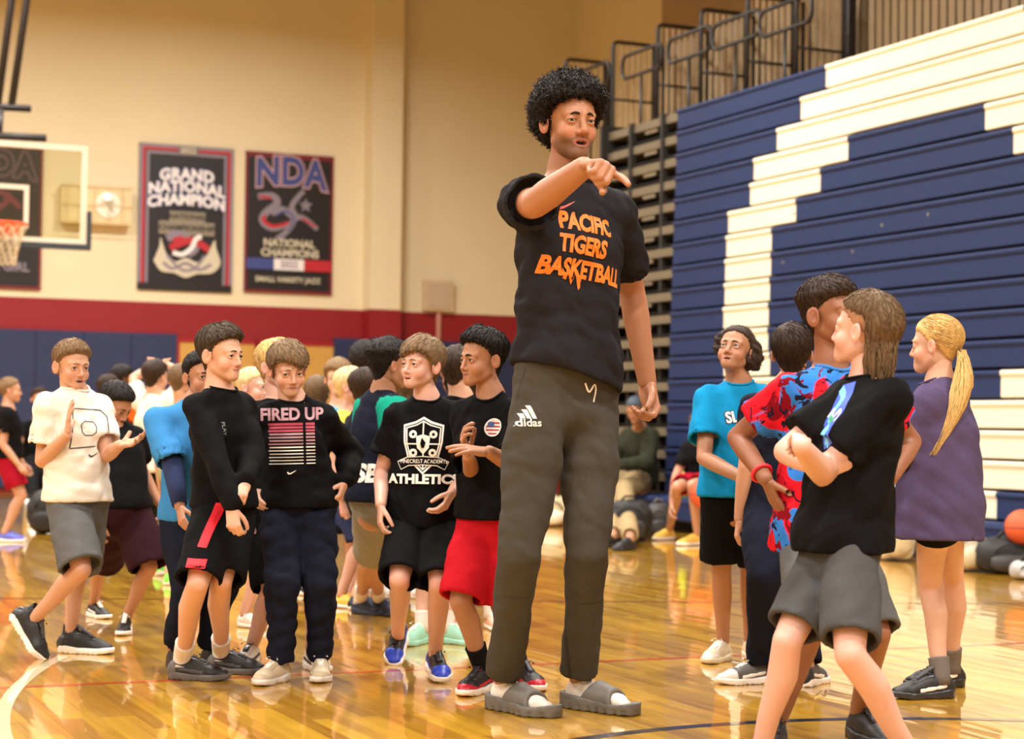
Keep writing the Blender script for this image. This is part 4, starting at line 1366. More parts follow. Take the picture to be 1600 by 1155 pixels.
def eye_data(gx, gz, irism):
    """eyeball with iris and pupil rings facing the gaze"""
    mb = MB(); n = 16
    rings = [(0.0, 0), (.0032, 1), (.0064, 2)] + [(None, 3)] * 6
    g = nrm((gx, 1, gz)); x = nrm(np.cross(g, (0, 0, 1))); y = np.cross(x, g)
    R = .0136; V = [g * R]; F = []; mi = []
    angs = [math.asin(.0034 / R), math.asin(.0070 / R)] + [math.asin(.0070 / R) + (math.pi - .7) * i / 6 for i in range(1, 7)]
    for a in angs:
        for k in range(n):
            t = 2 * math.pi * k / n
            V.append((g * math.cos(a) + (x * math.cos(t) + y * math.sin(t)) * math.sin(a)) * R)
    for k in range(n): F.append((0, 1 + (k + 1) % n, 1 + k)); mi.append(2)
    for i in range(len(angs) - 1):
        for k in range(n):
            F.append((1 + i * n + k, 1 + i * n + (k + 1) % n, 1 + (i + 1) * n + (k + 1) % n, 1 + (i + 1) * n + k)); mi.append(1 if i == 0 else 0)
    return V, F, mi

# ------------------------------------------------------------------ the figure
def dirs(yaw):
    a = math.radians(yaw)
    return np.array([math.sin(a), -math.cos(a), 0.0]), np.array([math.cos(a), math.sin(a), 0.0])
ZUP = np.array([0, 0, 1.0])
def ik(A, B, la, lb, pole):
    d = B - A; L = np.linalg.norm(d)
    if L >= (la + lb) * .999:
        return A + d * (la / (la + lb))
    a = (la * la - lb * lb + L * L) / (2 * L)
    hh = math.sqrt(max(la * la - a * a, 0))
    u = d / L; p = pole - u * np.dot(pole, u)
    return A + u * a + nrm(p) * hh

def skeleton(s):
    H = s['H']; ad = s.get('adult', False)
    F, Lv = dirs(s['yaw']); Fc, Lc = dirs(s.get('cyaw', s['yaw']))
    J = dict(F=F, L=Lv, Fc=Fc, Lc=Lc)
    if 'base' in s: B = ground(*s['base'])
    else: B = None
    if 'pelvis' in s:
        Pp = at(s['pelvis'][0], s['pelvis'][1], s['D'])
    else:
        Pp = B + ZUP * (.515 if not ad else .52) * H
    J['base'] = np.array([Pp[0], Pp[1], 0.0]) if B is None else B
    D = Pp[1]
    if 'neck' in s:
        nk = s['neck']; Np = at(nk[0], nk[1], D + (nk[2] if len(nk) > 2 else 0))
    else: Np = Pp + ZUP * .295 * H
    J['pel'], J['nk'] = Pp, Np
    up = nrm(Np - Pp); J['up'] = up
    sw = s.get('sw', .086) * H
    drop = s.get('sdrop', .050) * H
    for sd, k in (('R', -1), ('L', 1)):
        S = Np + Lc * k * sw - up * drop + Fc * s.get('sfwd', 0) * H
        if sd + 'S' in s: S = S + np.array(s[sd + 'S'])
        J[sd + 'S'] = S
        la, lf = .172 * H, .150 * H
        e = s.get(sd + 'E')
        if e is None: E = S + nrm(-ZUP + Lc * k * .16 - Fc * .04) * la
        elif len(e) == 3 and not isinstance(e[0], str): E = reach(S, e[0], e[1], la * s.get('armk', 1), e[2])
        else: E = S + nrm(Lc * k * e[1] + Fc * e[2] + ZUP * e[3]) * la
        J[sd + 'E'] = E
        w = s.get(sd + 'W')
        if w is None: W = E + nrm(-ZUP + Fc * .25 + Lc * k * .02) * lf
        elif len(w) == 3 and not isinstance(w[0], str): W = reach(E, w[0], w[1], lf * s.get('armk', 1), w[2])
        else: W = E + nrm(Lc * k * w[1] + Fc * w[2] + ZUP * w[3]) * lf
        J[sd + 'W'] = W
        Hp = Pp + Lv * k * .046 * H - ZUP * .012 * H
        J[sd + 'H'] = Hp
        a = s.get(sd + 'A')
        za = .058 * H if not ad else .05 * H
        if a is None: A = np.array([Hp[0], Hp[1], 0]) + Lv * k * .012 * H + ZUP * za
        elif isinstance(a[0], str): A = np.array([Hp[0], Hp[1], 0]) + Lv * k * a[1] * H + F * a[2] * H + ZUP * (za + (a[3] if len(a) > 3 else 0))
        else: A = ground(a[0], a[1], (a[2] if len(a) > 2 else za))
        J[sd + 'A'] = A
        kn = s.get(sd + 'K')
        lt = .245 * H; ls = .235 * H
        if kn is None: K = ik(Hp, A, lt, ls, F)
        elif len(kn) == 3: K = reach(Hp, kn[0], kn[1], lt, kn[2])
        J[sd + 'K'] = K
    hh = s.get('hh', .147 if not ad else .117) * H
    J['hs'] = hh / .23
    if 'head' in s:
        hd = s['head']; Hc = at(hd[0], hd[1], Np[1] + (hd[2] if len(hd) > 2 else -.01))
    else: Hc = Np + up * hh * .70 + Fc * .012 * H
    J['hc'] = Hc
    f0, l0 = dirs(s.get('hy', s['yaw']))
    p = math.radians(s.get('hp', 0)); fr = f0 * math.cos(p) - ZUP * math.sin(p); u2 = ZUP * math.cos(p) + f0 * math.sin(p)
    r = math.radians(s.get('hr', 0)); x = -l0
    x2 = x * math.cos(r) + u2 * math.sin(r); u3 = u2 * math.cos(r) - x * math.sin(r)
    J['hR'] = np.stack([x2, fr, u3], 1)
    return J

def finish_mesh(name, parts, material, parent, smooth=True):
    """join (V,F,N,mask) pieces into one mesh object"""
    Vs, Fs, Ns, Ms = [], [], [], []
    n = 0
    for (V, F, N, M) in parts:
        Vs.append(V); Fs.append(F + n); n += len(V)
        Ns.append(N if N is not None else np.zeros((len(V), 3)))
        Ms.append(M if M is not None else np.zeros((len(V), 4)))
    V = np.concatenate(Vs); F = np.concatenate(Fs)
    me = new_mesh(name, V, F, True)
    N = np.concatenate(Ns)
    if any(p[3] is not None for p in parts):
        at_ = me.color_attributes.new('Mask', 'FLOAT_COLOR', 'POINT')
        at_.data.foreach_set('color', np.concatenate(Ms).astype(f32).ravel())
    if all(p[2] is not None for p in parts):
        me.normals_split_custom_set_from_vertices(N.astype(f32))
    return link(name, me, material, parent)

def xf(V, N, R, t, s):
    return (V * s) @ R.T + t, (N @ R.T if N is not None else None)

def person(s):
    H = s['H']; J = skeleton(s); ad = s.get('adult', False)
    far = s.get('far', False)
    hb = .017 if far else .0112
    hc = .015 if far else (.0082 if not s.get('mid') else .0105)
    hd = .0085 if far else (.0036 if not s.get('mid') else .0055)
    bk = s.get('bulk', 1.0); lk = s.get('limb', 1.0)
    R0 = root('person', J['base'], s['label'], 'person', s.get('group'))
    up = J['up']; Pp, Np = J['pel'], J['nk']; S_ = np.linalg.norm(Np - Pp)
    F, Lv, Fc, Lc = J['F'], J['L'], J['Fc'], J['Lc']
    sk = skin(s['skin'])
    hs = J['hs']; hR = J['hR']; hcn = J['hc']
    nkr = s.get('face', {}).get('neck', .048) * hs * .98
    hw = s.get('hw', 1.0)
    # ---- torso line
    bend = s.get('bend', 0.0)
    spine = [Pp - up * .055 * H, Pp, Pp + (Np - Pp) * .30 - Fc * bend, Pp + (Np - Pp) * .62 - Fc * bend, Pp + (Np - Pp) * .86, Np + up * .005 * H]
    Xs = [Lv, Lv, nrm(Lv * .6 + Lc * .4), Lc, Lc, Lc]
    tr = np.array([(.074, .062), (.086, .066), (.074, .057), (.084, .064), (.078, .052), (.040, .040)]) * H * bk
    arm = {}; leg = {}
    ar = np.array([.031, .0270, .0230, .0240, .0168]) * H * s.get('arml', lk)
    for sd in 'RL':
        S, E, W = J[sd + 'S'], J[sd + 'E'], J[sd + 'W']
        arm[sd] = ([S, S + (E - S) * .5, E, E + (W - E) * .30, W], ar)
        Hp, K, A = J[sd + 'H'], J[sd + 'K'], J[sd + 'A']
        sh = nrm(A - K); bkw = -F - sh * np.dot(-F, sh)
        calf = K + (A - K) * .32 + nrm(bkw) * .008 * H
        leg[sd] = ([Hp, Hp + (K - Hp) * .5, K, calf, K + (A - K) * .68, A], (np.array([.042, .040, .0298, .0312, .0235, .0198]) if not ad else np.array([.044, .045, .0340, .0355, .0265, .0215])) * H * lk)
    chin = hcn + hR @ (np.array([0, -.020, -.068]) * hs)
    def body(P):
        d = d_chain_ell(P, spine, tr * .93, Xs)
        d = smin(d, d_cone(P, Np - up * .02 * H, chin, nkr * 1.06, nkr), .03)
        for sd in 'RL':
            d = smin(d, d_cone(P, Np - up * .034 * H, J[sd + 'S'] - up * .006 * H, .022 * H, .024 * H), .03)
            d = smin(d, d_chain(P, *arm[sd]), .025)
            d = smin(d, d_chain(P, *leg[sd]), .02)
        return d
    pts = np.array([J[k] for k in ('RE', 'LE', 'RW', 'LW', 'RS', 'LS', 'RA', 'LA', 'RK', 'LK', 'pel', 'nk')] + [chin])
    lo, hi = pts.min(0) - .16 * max(H / 1.4, 1), pts.max(0) + .16 * max(H / 1.4, 1)
    parts = []
    V, Fa, N = sdf_mesh(body, lo, hi, hb, True)
    kn = np.zeros(len(V))
    for q, rad in ((J['RK'], .05), (J['LK'], .05), (J['RE'], .04), (J['LE'], .04)):
        kn = np.maximum(kn, np.exp(-((V - q) ** 2).sum(1) / (rad * H / 1.3) ** 2))
    parts.append((V, Fa, N, np.stack([0 * kn, 0 * kn, kn * .3, 0 * kn], 1)))
    # ---- head
    fa = dict(s.get('face', {}))
    fa.setdefault('kid', 0.0 if ad else 1.0)
    V, Fh, N, M = head_mesh(fa, hd)
    V2, N2 = xf(V * np.array([hw, 1, 1]), N, hR, hcn, hs)
    parts.append((V2, Fh, N2, M))
    # ---- hands
    hl = s.get('hl', .108 if not ad else .100) * H
    for sd in 'RL':
        ps = s.get(sd + 'H', ('relax', None, None))
        E, W = J[sd + 'E'], J[sd + 'W']
        fd = nrm(W - E) if ps[1] is None else nrm(np.array(ps[1], float))
        pn = (Lc if sd == 'R' else -Lc) * .9 - Fc * .25 if ps[2] is None else np.array(ps[2], float)
        pn = nrm(pn - fd * np.dot(pn, fd))
        V, Fh, N, M = hand_mesh(ps[0], .036 if not far else .075)
        z = -pn; x = np.cross(fd, z)
        R = np.stack([x, fd, z], 1)
        if sd == 'L':
            V = V * np.array([-1, 1, 1]); N = N * np.array([-1, 1, 1]); Fh = Fh[:, ::-1]
        V2, N2 = xf(V, N, R, W + fd * .01 * hl, hl)
        parts.append((V2, Fh, N2, M))
    finish_mesh('body', parts, sk, R0)
    # ---- eyes, brows
    hM = Matrix(((*(hR[0] * hs), hcn[0]), (*(hR[1] * hs), hcn[1]), (*(hR[2] * hs), hcn[2]), (0, 0, 0, 1)))
    def headpart(name, V, Fx, m, smooth=True, parent=None):
        V = np.asarray(V) * np.array([hw, 1, 1])
        me = new_mesh(name, V, Fx, smooth)
        o = link(name, me, m, parent or R0); place(o, hM); return o
    hmat = s['hairmat']
    if s.get('facevis', not far):
        im = s.get('iris', iris('iris_brown', (62, 38, 24)))
        gx, gz = s.get('gaze', (0, 0))
        for sx in (-1, 1):
            V, Fe, mi = eye_data(gx, gz, im)
            V = np.array(V) + np.array([sx * .0325, .0712, -.0005])
            o = headpart('eye', V, Fe, [M_EYEW, im, M_PUP])
            o.data.polygons.foreach_set('material_index', mi)
            # upper lash line and brow, laid on the skin
            eo = fa.get('eye', 1.0)
            lash = []
            for t in np.linspace(-1, 1, 7):
                lash.append((sx * (.0330 + t * .0156), .0868 - .0034 * t * t - .0048 * max(t, 0), .0000 + .0056 * eo * (1 - t * t) - .0008 * t))
            MBl = MB().tube(lash, [.0006, .0011, .0013, .0014, .0014, .0013, .0007], 5)
            headpart('lash', MBl.V, MBl.F, M_LASH)
            bz = s.get('brow', 0.0)
            bp = np.array([(sx * (.0135 + t * .038), .1, .0195 + bz + .0075 * math.sin(t * 2.3) - .004 * t) for t in np.linspace(0, 1, 8)], f32)
            for _ in range(6):
                fv = head_field(bp, fa); g = grad(lambda Q: head_field(Q, fa), bp, .001)
                bp = (bp - g * fv[:, None]).astype(f32)
            MBb = MB().tube(bp, np.array([.0022, .0034, .0038, .0036, .0032, .0028, .0020, .0008]) * s.get('browk', 1.0), 6)
            headpart('eyebrow', MBb.V, MBb.F, s.get('browmat', hmat))
        if fa.get('open', 0) > .2 or fa.get('teeth'):
            tz = -.0605 - .001 * fa.get('open', 0)
            tp = [(t * .0145, .0805 - .010 * t * t, tz + fa.get('smile', 0) * .005 * t * t) for t in np.linspace(-1, 1, 9)]
            MBt = MB().tube(tp, .0032, 6); headpart('teeth', MBt.V, MBt.F, M_TEETH)
    # ---- hair
    st = s.get('hair', 'short')
    if st:
        V, Fx = hair_mesh(st, s.get('hseed', 3), .012 if far else .0068, s.get('nstr', 200 if far else 1500), s.get('hextra'), s.get('hkey'))
        headpart('hair', V, Fx, hmat)
    for (nm, V, Fx, m) in s.get('hairparts', ()):
        headpart(nm, V, Fx, m)
    # ---- garments
    seed = s.get('seed', int(abs(Pp[0] * 1000)) % 997); nz = Noise(seed); nz2 = Noise(seed + 7)
    out = dict(J=J, root=R0, H=H)
    def rad_at(pts, rad, q):
        best = 9; rr_ = rad[-1]
        for i in range(len(pts) - 1):
            a_ = np.asarray(pts[i]); ab = np.asarray(pts[i + 1]) - a_
            t = min(1, max(0, float((q - a_) @ ab) / (float(ab @ ab) + 1e-12)))
            dd = np.linalg.norm(q - a_ - ab * t)
            if dd < best: best = dd; rr_ = rad[i] + (rad[i + 1] - rad[i]) * t
        return rr_
    sh = s.get('shirt')
    if sh:
        ez = sh.get('ease', .016); hem = sh.get('hem', .05) * H
        flare = sh.get('flare', .0)
        sp = [Pp - ZUP * (hem + .02), Pp, spine[2], spine[3], spine[4] - up * .015 * H, Np - up * .036 * H]
        rr = np.array([(.090 + flare, .074 + flare), (.088 + flare * .6, .070 + flare * .6), (.080 + flare * .3, .062 + flare * .3), (.080, .064), (.068, .052), (.046, .044)]) * H * bk + ez * np.array([1, 1, 1, .9, .5, .2])[:, None]
        slv = sh.get('sleeve', .60); fold = sh.get('fold', .0042)
        sl = {}
        for sd in 'RL':
            S, E, W = J[sd + 'S'], J[sd + 'E'], J[sd + 'W']
            ak = s.get('arml', lk)
            r0 = .031 * H * ak + ez * .30
            if slv == 'long':
                sl[sd] = ([S, S + (E - S) * .5, E, E + (W - E) * .5, E + (W - E) * sh.get('cuff', .93)], [r0, .0285 * H * ak + ez * .6, .026 * H * ak + ez * .6, .0245 * H * ak + ez * .5, .0195 * H * ak + ez * .35], None)
            else:
                e = S + (E - S) * slv; a = nrm(E - S)
                wd = sh.get('swide', .014)
                hl2 = np.linalg.norm(E - S) * slv * .5 + .03; rm_ = .029 * H * ak + ez * .5 + wd * .4; rE_ = rm_ + (.0275 * H * ak + ez * .6 + wd - rm_) * (hl2 - .03) / hl2
                sl[sd] = ([S, S + (E - S) * slv * .5, e + a * .03], [r0, .029 * H * ak + ez * .5 + wd * .4, .0275 * H * ak + ez * .6 + wd], (e, a, rE_ - .009))
        cz = sh.get('collar', 1.0)
        nck = nrm(chin - Np)
        ndir = nrm(nck * .75 + up * .25)
        def shirt(P):
            d = d_chain_ell(P, sp, rr, Xs)
            for sd in 'RL':
                d = smin(d, d_cone(P, Np - up * .026 * H, J[sd + 'S'] - up * .002 * H, .031 * H + ez * .2, .031 * H + ez * .35), .03)
            for sd in 'RL':
                p_, r_, cut = sl[sd]
                e = d_chain(P, p_, r_)
                if cut is not None: e = smax(e, d_plane(P, cut[0], cut[1]), .006)
                d = smin(d, e, .03)
            w = f32(fold * 2.9) * (nz.ridge(P, 5.4, (1, 1, .5)) * .75 + nz2.ridge(P, 11) * .35)
            d = d + w
            for sd in ('' if sh.get('nohole') else 'RL'):
                cut = sl[sd][2]
                if cut is not None:
                    r_t = rad_at(sl[sd][0], sl[sd][1], cut[0] - cut[1] * .035) - .012; r_b = rad_at(sl[sd][0], sl[sd][1], cut[0]) - .012
                    hole = np.maximum(d_cone(P, cut[0] - cut[1] * .035, cut[0] + cut[1] * .03, r_t, r_b) + w, -d_plane(P, cut[0] - cut[1] * .035, cut[1]))
                    d = smax(d, -hole, .004)
            hz = (Pp[2] - hem) - P[:, 2] + .006 * nz2(P, 4) + sh.get('tilt', 0.0) * ((P - f32a(Pp)) @ f32a(Lv))
            d = smax(d, hz, .010)
            ncut = d_cone(P, Np + Fc * .012 * H - ndir * .015 * H, Np + ndir * .14 * H + Fc * .012 * H, nkr * 1.0 * cz + .004, nkr * 1.3 * cz + .008)
            d = smax(d, -ncut, .008)
            # open underside
            inn = d_chain_ell(P, [Pp - ZUP * (hem + .12), Pp - ZUP * (hem - .0)], rr[[0, 0]] - .016, Xs[:2]) + w
            return smax(d, -inn, .006)
        pp = np.array([J[k] for k in ('RE', 'LE', 'RS', 'LS', 'pel', 'nk')] + [Pp - ZUP * hem] + ([J['RW'], J['LW']] if slv == 'long' else []))
        V, Fx, _ = sdf_mesh(shirt, pp.min(0) - .15 * max(H / 1.4, 1), pp.max(0) + .15 * max(H / 1.4, 1), hc)
        me = new_mesh('shirt', V, Fx, True)
        o = link('shirt', me, sh['mat'], R0)
        out['shirt'] = o; out['shirtVF'] = (V, Fx)
        if sh.get('rib') is not None:
            y_ = nrm(Fc - ndir * np.dot(Fc, ndir)); x_ = np.cross(ndir, y_)
            tt_ = np.linspace(0, 2 * math.pi, 29)[:-1]
            rd = nkr * 1.06 * cz + .010
            st_ = np.array([Np + Fc * .012 * H + ndir * .07 * H + (x_ * math.cos(t) + y_ * math.sin(t)) * rd for t in tt_])
            dn = np.zeros(len(st_)); live = np.ones(len(st_), bool)
            for _ in range(60):
                q = (st_ - ndir * dn[:, None]).astype(f32)
                live &= shirt(q) > .001
                dn[live] += .0025 * H / 1.3
            dn = (dn + np.roll(dn, 1) + np.roll(dn, -1) + np.roll(dn, 2) + np.roll(dn, -2)) / 5
            ring = list(st_ - ndir * dn[:, None])
            MB().tube(ring, .0052 * H / 1.3, 6, closed=True).build('collar', sh['rib'], o, smooth=True)
    pa = s.get('pants')
    if pa:
        ez = pa.get('ease', .018); ln = pa.get('len', 1.02); fold = pa.get('fold', .004); fl = pa.get('flare', .02)
        top = Pp + (spine[2] - Pp) * .55
        lg = {}
        for sd in 'RL':
            Hp, K, A = J[sd + 'H'], J[sd + 'K'], J[sd + 'A']
            if ln <= 1.3:   # shorts: fraction of the thigh, may pass the knee
                if ln <= 1: e = Hp + (K - Hp) * ln; a = nrm(K - Hp)
                else: e = K + (A - K) * (ln - 1); a = nrm(nrm(K - Hp) * .5 + nrm(A - K) * .5)
                r2 = .0430 * H * lk + ez + fl
                lg[sd] = ([Hp, Hp + (K - Hp) * .5, (Hp + (K - Hp) * .9 if ln > 1 else e), e + a * .03], [.046 * H * lk + ez * .6, .050 * H * lk + ez * .8 + fl * .5, r2, r2 + .003], (e, a, r2 - .015))
            else:
                e = K + (A - K) * pa.get('to', .95); a = nrm(A - K)
                bt = pa.get('bottom', .030) * H
                lg[sd] = ([Hp, Hp + (K - Hp) * .5, K, K + (A - K) * .5, e + a * .02], [.048 * H * lk + ez * .7, .050 * H * lk + ez, pa.get('knee', .038) * H * lk + ez * .9, (pa.get('knee', .038) * .95 * H * lk + ez * .8 + bt) / 2, bt], (e, a, bt - .012))
        def pants(P):
            pv_ = d_chain_ell(P, [Pp - ZUP * pa.get('crotch', .050) * H, Pp, top], (np.array([(.066, .056), (.080, .062), (.074, .056)]) * H * bk + ez * .5), [Lv, Lv, Lv])
            d = None
            for sd in 'RL':
                p_, r_, cut = lg[sd]
                e = d_chain(P, p_, r_)
                e = smax(e, d_plane(P, cut[0], cut[1]), .006)
                d = e if d is None else smin(d, e, .012)
            d = smin(d, pv_, .05)
            w = f32(fold * 2.0) * (nz.ridge(P, 5.5, (1, 1, .5 if ln <= 1.3 else .8)) * .7 + nz2.ridge(P, 11) * .4)
            d = d + w
            for sd in 'RL':
                cut = lg[sd][2]
                r_t = rad_at(lg[sd][0], lg[sd][1], cut[0] - cut[1] * .045) - .017; r_b = rad_at(lg[sd][0], lg[sd][1], cut[0]) - .016
                hole = np.maximum(d_cone(P, cut[0] - cut[1] * .045, cut[0] + cut[1] * .03, r_t, r_b) + w, -d_plane(P, cut[0] - cut[1] * .045, cut[1]))
                d = smax(d, -hole, .004)
            return d
        pp = np.array([J[k] for k in ('RK', 'LK', 'pel', 'RH', 'LH')] + [top] + [lg[q][2][0] for q in 'RL'])
        V, Fx, _ = sdf_mesh(pants, pp.min(0) - .14 * max(H / 1.4, 1), pp.max(0) + .14 * max(H / 1.4, 1), hc)
        o = link(pa.get('name', 'shorts' if ln <= 1.3 else 'trousers'), new_mesh('trousers', V, Fx, True), pa['mat'], R0)
        out['pants'] = o; out['pantsVF'] = (V, Fx); out['leg'] = lg
    # ---- socks and shoes
    fl_ = s.get('foot', .158) * H
    for sd, k in (('R', -1), ('L', 1)):
        so = s.get(sd + 'shoe', s.get('shoe'))
        if not so: continue
        A = J[sd + 'A']; K = J[sd + 'K']
        fy = s.get(sd + 'F', s['yaw'] + k * 8); ff, fl2 = dirs(fy)
        pt = math.radians(s.get(sd + 'P', 0))
        fw = ff * math.cos(pt) - ZUP * math.sin(pt); u2 = ZUP * math.cos(pt) + ff * math.sin(pt); x = -fl2
        zs = max(A[2] - (.058 if not ad else .05) * H, 0) if sd + 'P' in s else 0.0
        o0 = np.array([A[0], A[1], 0]) + ff * .085 * fl_ + ZUP * 0
        if sd + 'P' in s:
            # lifted heel: keep the ankle, drop the sole along the shoe's own down axis
            o0 = A - u2 * (.36 * fl_) + fw * .085 * fl_
            toe = o0 + fw * .55 * fl_
            if not s.get(sd + 'air'): o0 = o0 - ZUP * (toe[2] - .012 * fl_ * 0 - .002)
        Rm = np.stack([x, fw, u2], 1) * fl_
        Mw = Matrix(((*Rm[0], o0[0]), (*Rm[1], o0[1]), (*Rm[2], o0[2]), (0, 0, 0, 1)))
        if sd == 'L': Mw = Mw @ Matrix.Diagonal((-1, 1, 1, 1))
        kind = so.get('kind', 'low'); hq = .052 if far else (.024 if kind != 'slide' else .017)
        def shp(name, part, m, parent, hq_=None):
            me = shoe_data(kind, part, hq_ or hq)
            o = link(name, me, None, parent)
            o.parent = parent
            o.matrix_parent_inverse = Matrix.Identity(4)
            o.matrix_basis = parent.matrix_world.inverted() @ Mw if parent is R0 else Matrix.Identity(4)
            o.material_slots[0].link = 'OBJECT'; o.material_slots[0].material = m
            return o
        if kind == 'slide':
            sk_ = shp('sock', 'sock', so['sockmat'], R0)
            b_ = shp('slide_sandal', 'slide_sole', so['mat'], R0)
            shp('strap', 'strap', so['mat'], b_)
        else:
            b_ = shp('shoe', 'upper', so['mat'], R0)
            shp('sole', 'sole', so['sole'], b_)
            if not far or so.get('lace'):
                if so.get('lace'): shp('laces', 'laces', so['lace'], b_, .018)
            for pn_ in ('toecap', 'patch', 'collar', 'eyestay', 'heel', 'mudguard'):
                if pn_ in so: shp(pn_, pn_, so[pn_], b_)
        sc = s.get('sock')
        if sc:
            top_ = A + (K - A) * sc['h']
            a = nrm(K - A); low = A - ZUP * .02 * H
            rA = .0215 * H * lk + .004; rT = (.0215 + (.030 - .0215) * min(1, sc['h'] * 1.6)) * H * lk + .004
            prof = [low, A, A + (top_ - A) * .5, top_ - a * .008, top_]
            MB().tube(prof, [rA * 1.15, rA, (rA + rT) / 2 + .001, rT, rT + .0015], 16).build('sock', sc['mat'], R0, smooth=True)
    return out

# ------------------------------------------------------------------ prints on cloth
def slice_shape(V2, F, step):
    bm = bmesh.new()
    vs_ = [bm.verts.new((float(p[0]), float(p[1]), 0)) for p in V2]
    for f in F:
        try: bm.faces.new([vs_[i] for i in f])
        except ValueError: pass
    for ax in (0, 1):
        lo = V2[:, ax].min(); hi = V2[:, ax].max()
        x = math.floor(lo / step) * step + step
        while x < hi:
            co = [0, 0, 0]; co[ax] = x; no = [0, 0, 0]; no[ax] = 1
            bmesh.ops.bisect_plane(bm, geom=bm.verts[:] + bm.edges[:] + bm.faces[:], plane_co=co, plane_no=no)
            x += step
    bm.verts.index_update()
    V = np.array([v.co[:] for v in bm.verts]); Fo = [tuple(v.index for v in f.verts) for f in bm.faces]
    bm.free()
    return V[:, :2], Fo
def decal(pn, part, shapes, px, py, width=None, name='lettering', facing=None, roll=0.0, off=.0016, step=.012):
    """lay flat shapes [(V2,F,mat,scale,(dx,dy))] on the garment where the sight line through (px,py) meets it"""
    V, Fx = pn[part + 'VF']
    key = part + 'bvh'
    if key not in pn: pn[key] = BVHTree.FromPolygons([Vector(v) for v in V], [tuple(map(int, f)) for f in Fx])
    bvh = pn[key]
    d = ray(px, py)
    hit = bvh.ray_cast(Vector(CAM_P), Vector(d))
    if hit[0] is None: print('decal missed', name, px, py); return
    o = np.array(hit[0])
    if facing is None: n = pn['J']['Fc']
    else: n = dirs(facing)[0]
    x = nrm(np.cross(ZUP, n)); y = np.cross(n, x)
    cr, sr = math.cos(math.radians(roll)), math.sin(math.radians(roll))
    x, y = x * cr + y * sr, y * cr - x * sr
    obj = pn[part]
    for i, (V2, F, m, sc, dxy) in enumerate(shapes):
        A = V2 * sc + np.array(dxy)
        A, F = slice_shape(A, F, step)
        W = []; ok = []
        for p in A:
            q = o + x * p[0] + y * p[1]
            h = bvh.ray_cast(Vector(q + n * .10), Vector(-n), .3)
            if h[0] is None or h[1].dot(Vector(n)) < .1: W.append(q); ok.append(False)
            else: W.append(np.array(h[0]) + n * (off + .0004 * i)); ok.append(True)
        F = [f for f in F if all(ok[j] for j in f)]
        if F: link(name, new_mesh(name, W, F), m, obj)
def T(txt, m, size, dx=0, dy=0, **k):
    V, F = text_poly(txt, 1.0, k.get('bold', .02), k.get('shear', 0), k.get('xs', 1.0), k.get('align', 'CENTER'), k.get('spacing', 1.0))
    return (V, F, m, size, (dx, dy))
def S2(shape, m, sc=1.0, dx=0, dy=0): return (shape[0], shape[1], m, sc, (dx, dy))
# ================================================================== the people in front
K_BLACK = cloth('cloth_black', (18, 17, 19))
K_CHAR = cloth('cloth_charcoal', (40, 38, 42))
K_WHITE = cloth('cloth_white', (222, 213, 198), noise=.04, k=1)
K_GREY = cloth('cloth_grey', (104, 103, 102))
K_DGREY = cloth('cloth_dark_grey', (82, 81, 81))
K_MELANGE = cloth('cloth_grey_melange', (140, 134, 126), noise=.3)
K_MANPANT = cloth('cloth_warm_grey', (70, 66, 59), k=1)
K_NAVY = cloth('cloth_navy', (28, 31, 46))
K_CYAN = cloth('cloth_cyan', (22, 150, 206))
K_RED = cloth('cloth_red', (206, 26, 40))
K_PURPLE = cloth('cloth_purple', (80, 68, 98), k=1)
K_SOCK = cloth('sock_white', (222, 210, 196), noise=.05, k=1)
K_SOCKG = cloth('sock_grey', (128, 118, 112))
K_SOCKB = cloth('sock_black', (24, 22, 24))
R_BLACK = mat('rubber_black', (26, 25, 26), rough=.5)
R_WHITE = mat('rubber_white', (240, 230, 216), rough=.5)
R_GREY = mat('rubber_grey', (88, 82, 78), rough=.55)
R_BLK2 = mat('leather_black', (40, 39, 41), rough=.35)
L_GREY = mat('lace_grey', (74, 72, 72), rough=.8)
R_BONE2 = mat('suede_bone', (186, 168, 138), rough=.8)
R_WHT2 = mat('leather_offwhite', (214, 206, 194), rough=.4)
R_SLIDE = mat('rubber_slide', (98, 92, 84), rough=.6, noise=.06, nscale=20)
R_RED = mat('leather_red', (190, 20, 42), rough=.4)
R_BLUE = mat('leather_blue', (36, 66, 190), rough=.4)
R_BONE = mat('leather_bone', (206, 190, 160), rough=.55, noise=.15, nscale=25)
R_NAVY = mat('knit_navy', (36, 44, 66), rough=.6)
P_ORANGE = mat('ink_orange', (246, 120, 30), rough=.6)
P_WHITE = mat('ink_white', (244, 238, 228), rough=.6)
P_PINKW = mat('ink_rose', (176, 132, 140), rough=.6)
P_ROSE2 = mat('ink_rose_deep', (170, 52, 72), rough=.6)
P_GREYI = mat('ink_grey', (110, 110, 104), rough=.6)
P_DARK = mat('ink_dark', (30, 28, 28), rough=.6)
P_REDINK = mat('ink_red', (226, 30, 46), rough=.6)
P_CORAL = mat('ink_coral', (238, 92, 84), rough=.6)
H_BLACK = hair_mat('hair_black', (26, 19, 16))
H_DARK = hair_mat('hair_dark_brown', (52, 36, 26))
H_BROWN = hair_mat('hair_brown', (102, 80, 56))
H_LBROWN = hair_mat('hair_light_brown', (126, 102, 74))
H_SANDY = hair_mat('hair_sandy', (128, 100, 70))
H_BLOND = hair_mat('hair_blond', (206, 168, 104))
H_PALE = hair_mat('hair_pale_blond', (216, 186, 136))
PN = {}
def mouthless(**k): return dict(k)

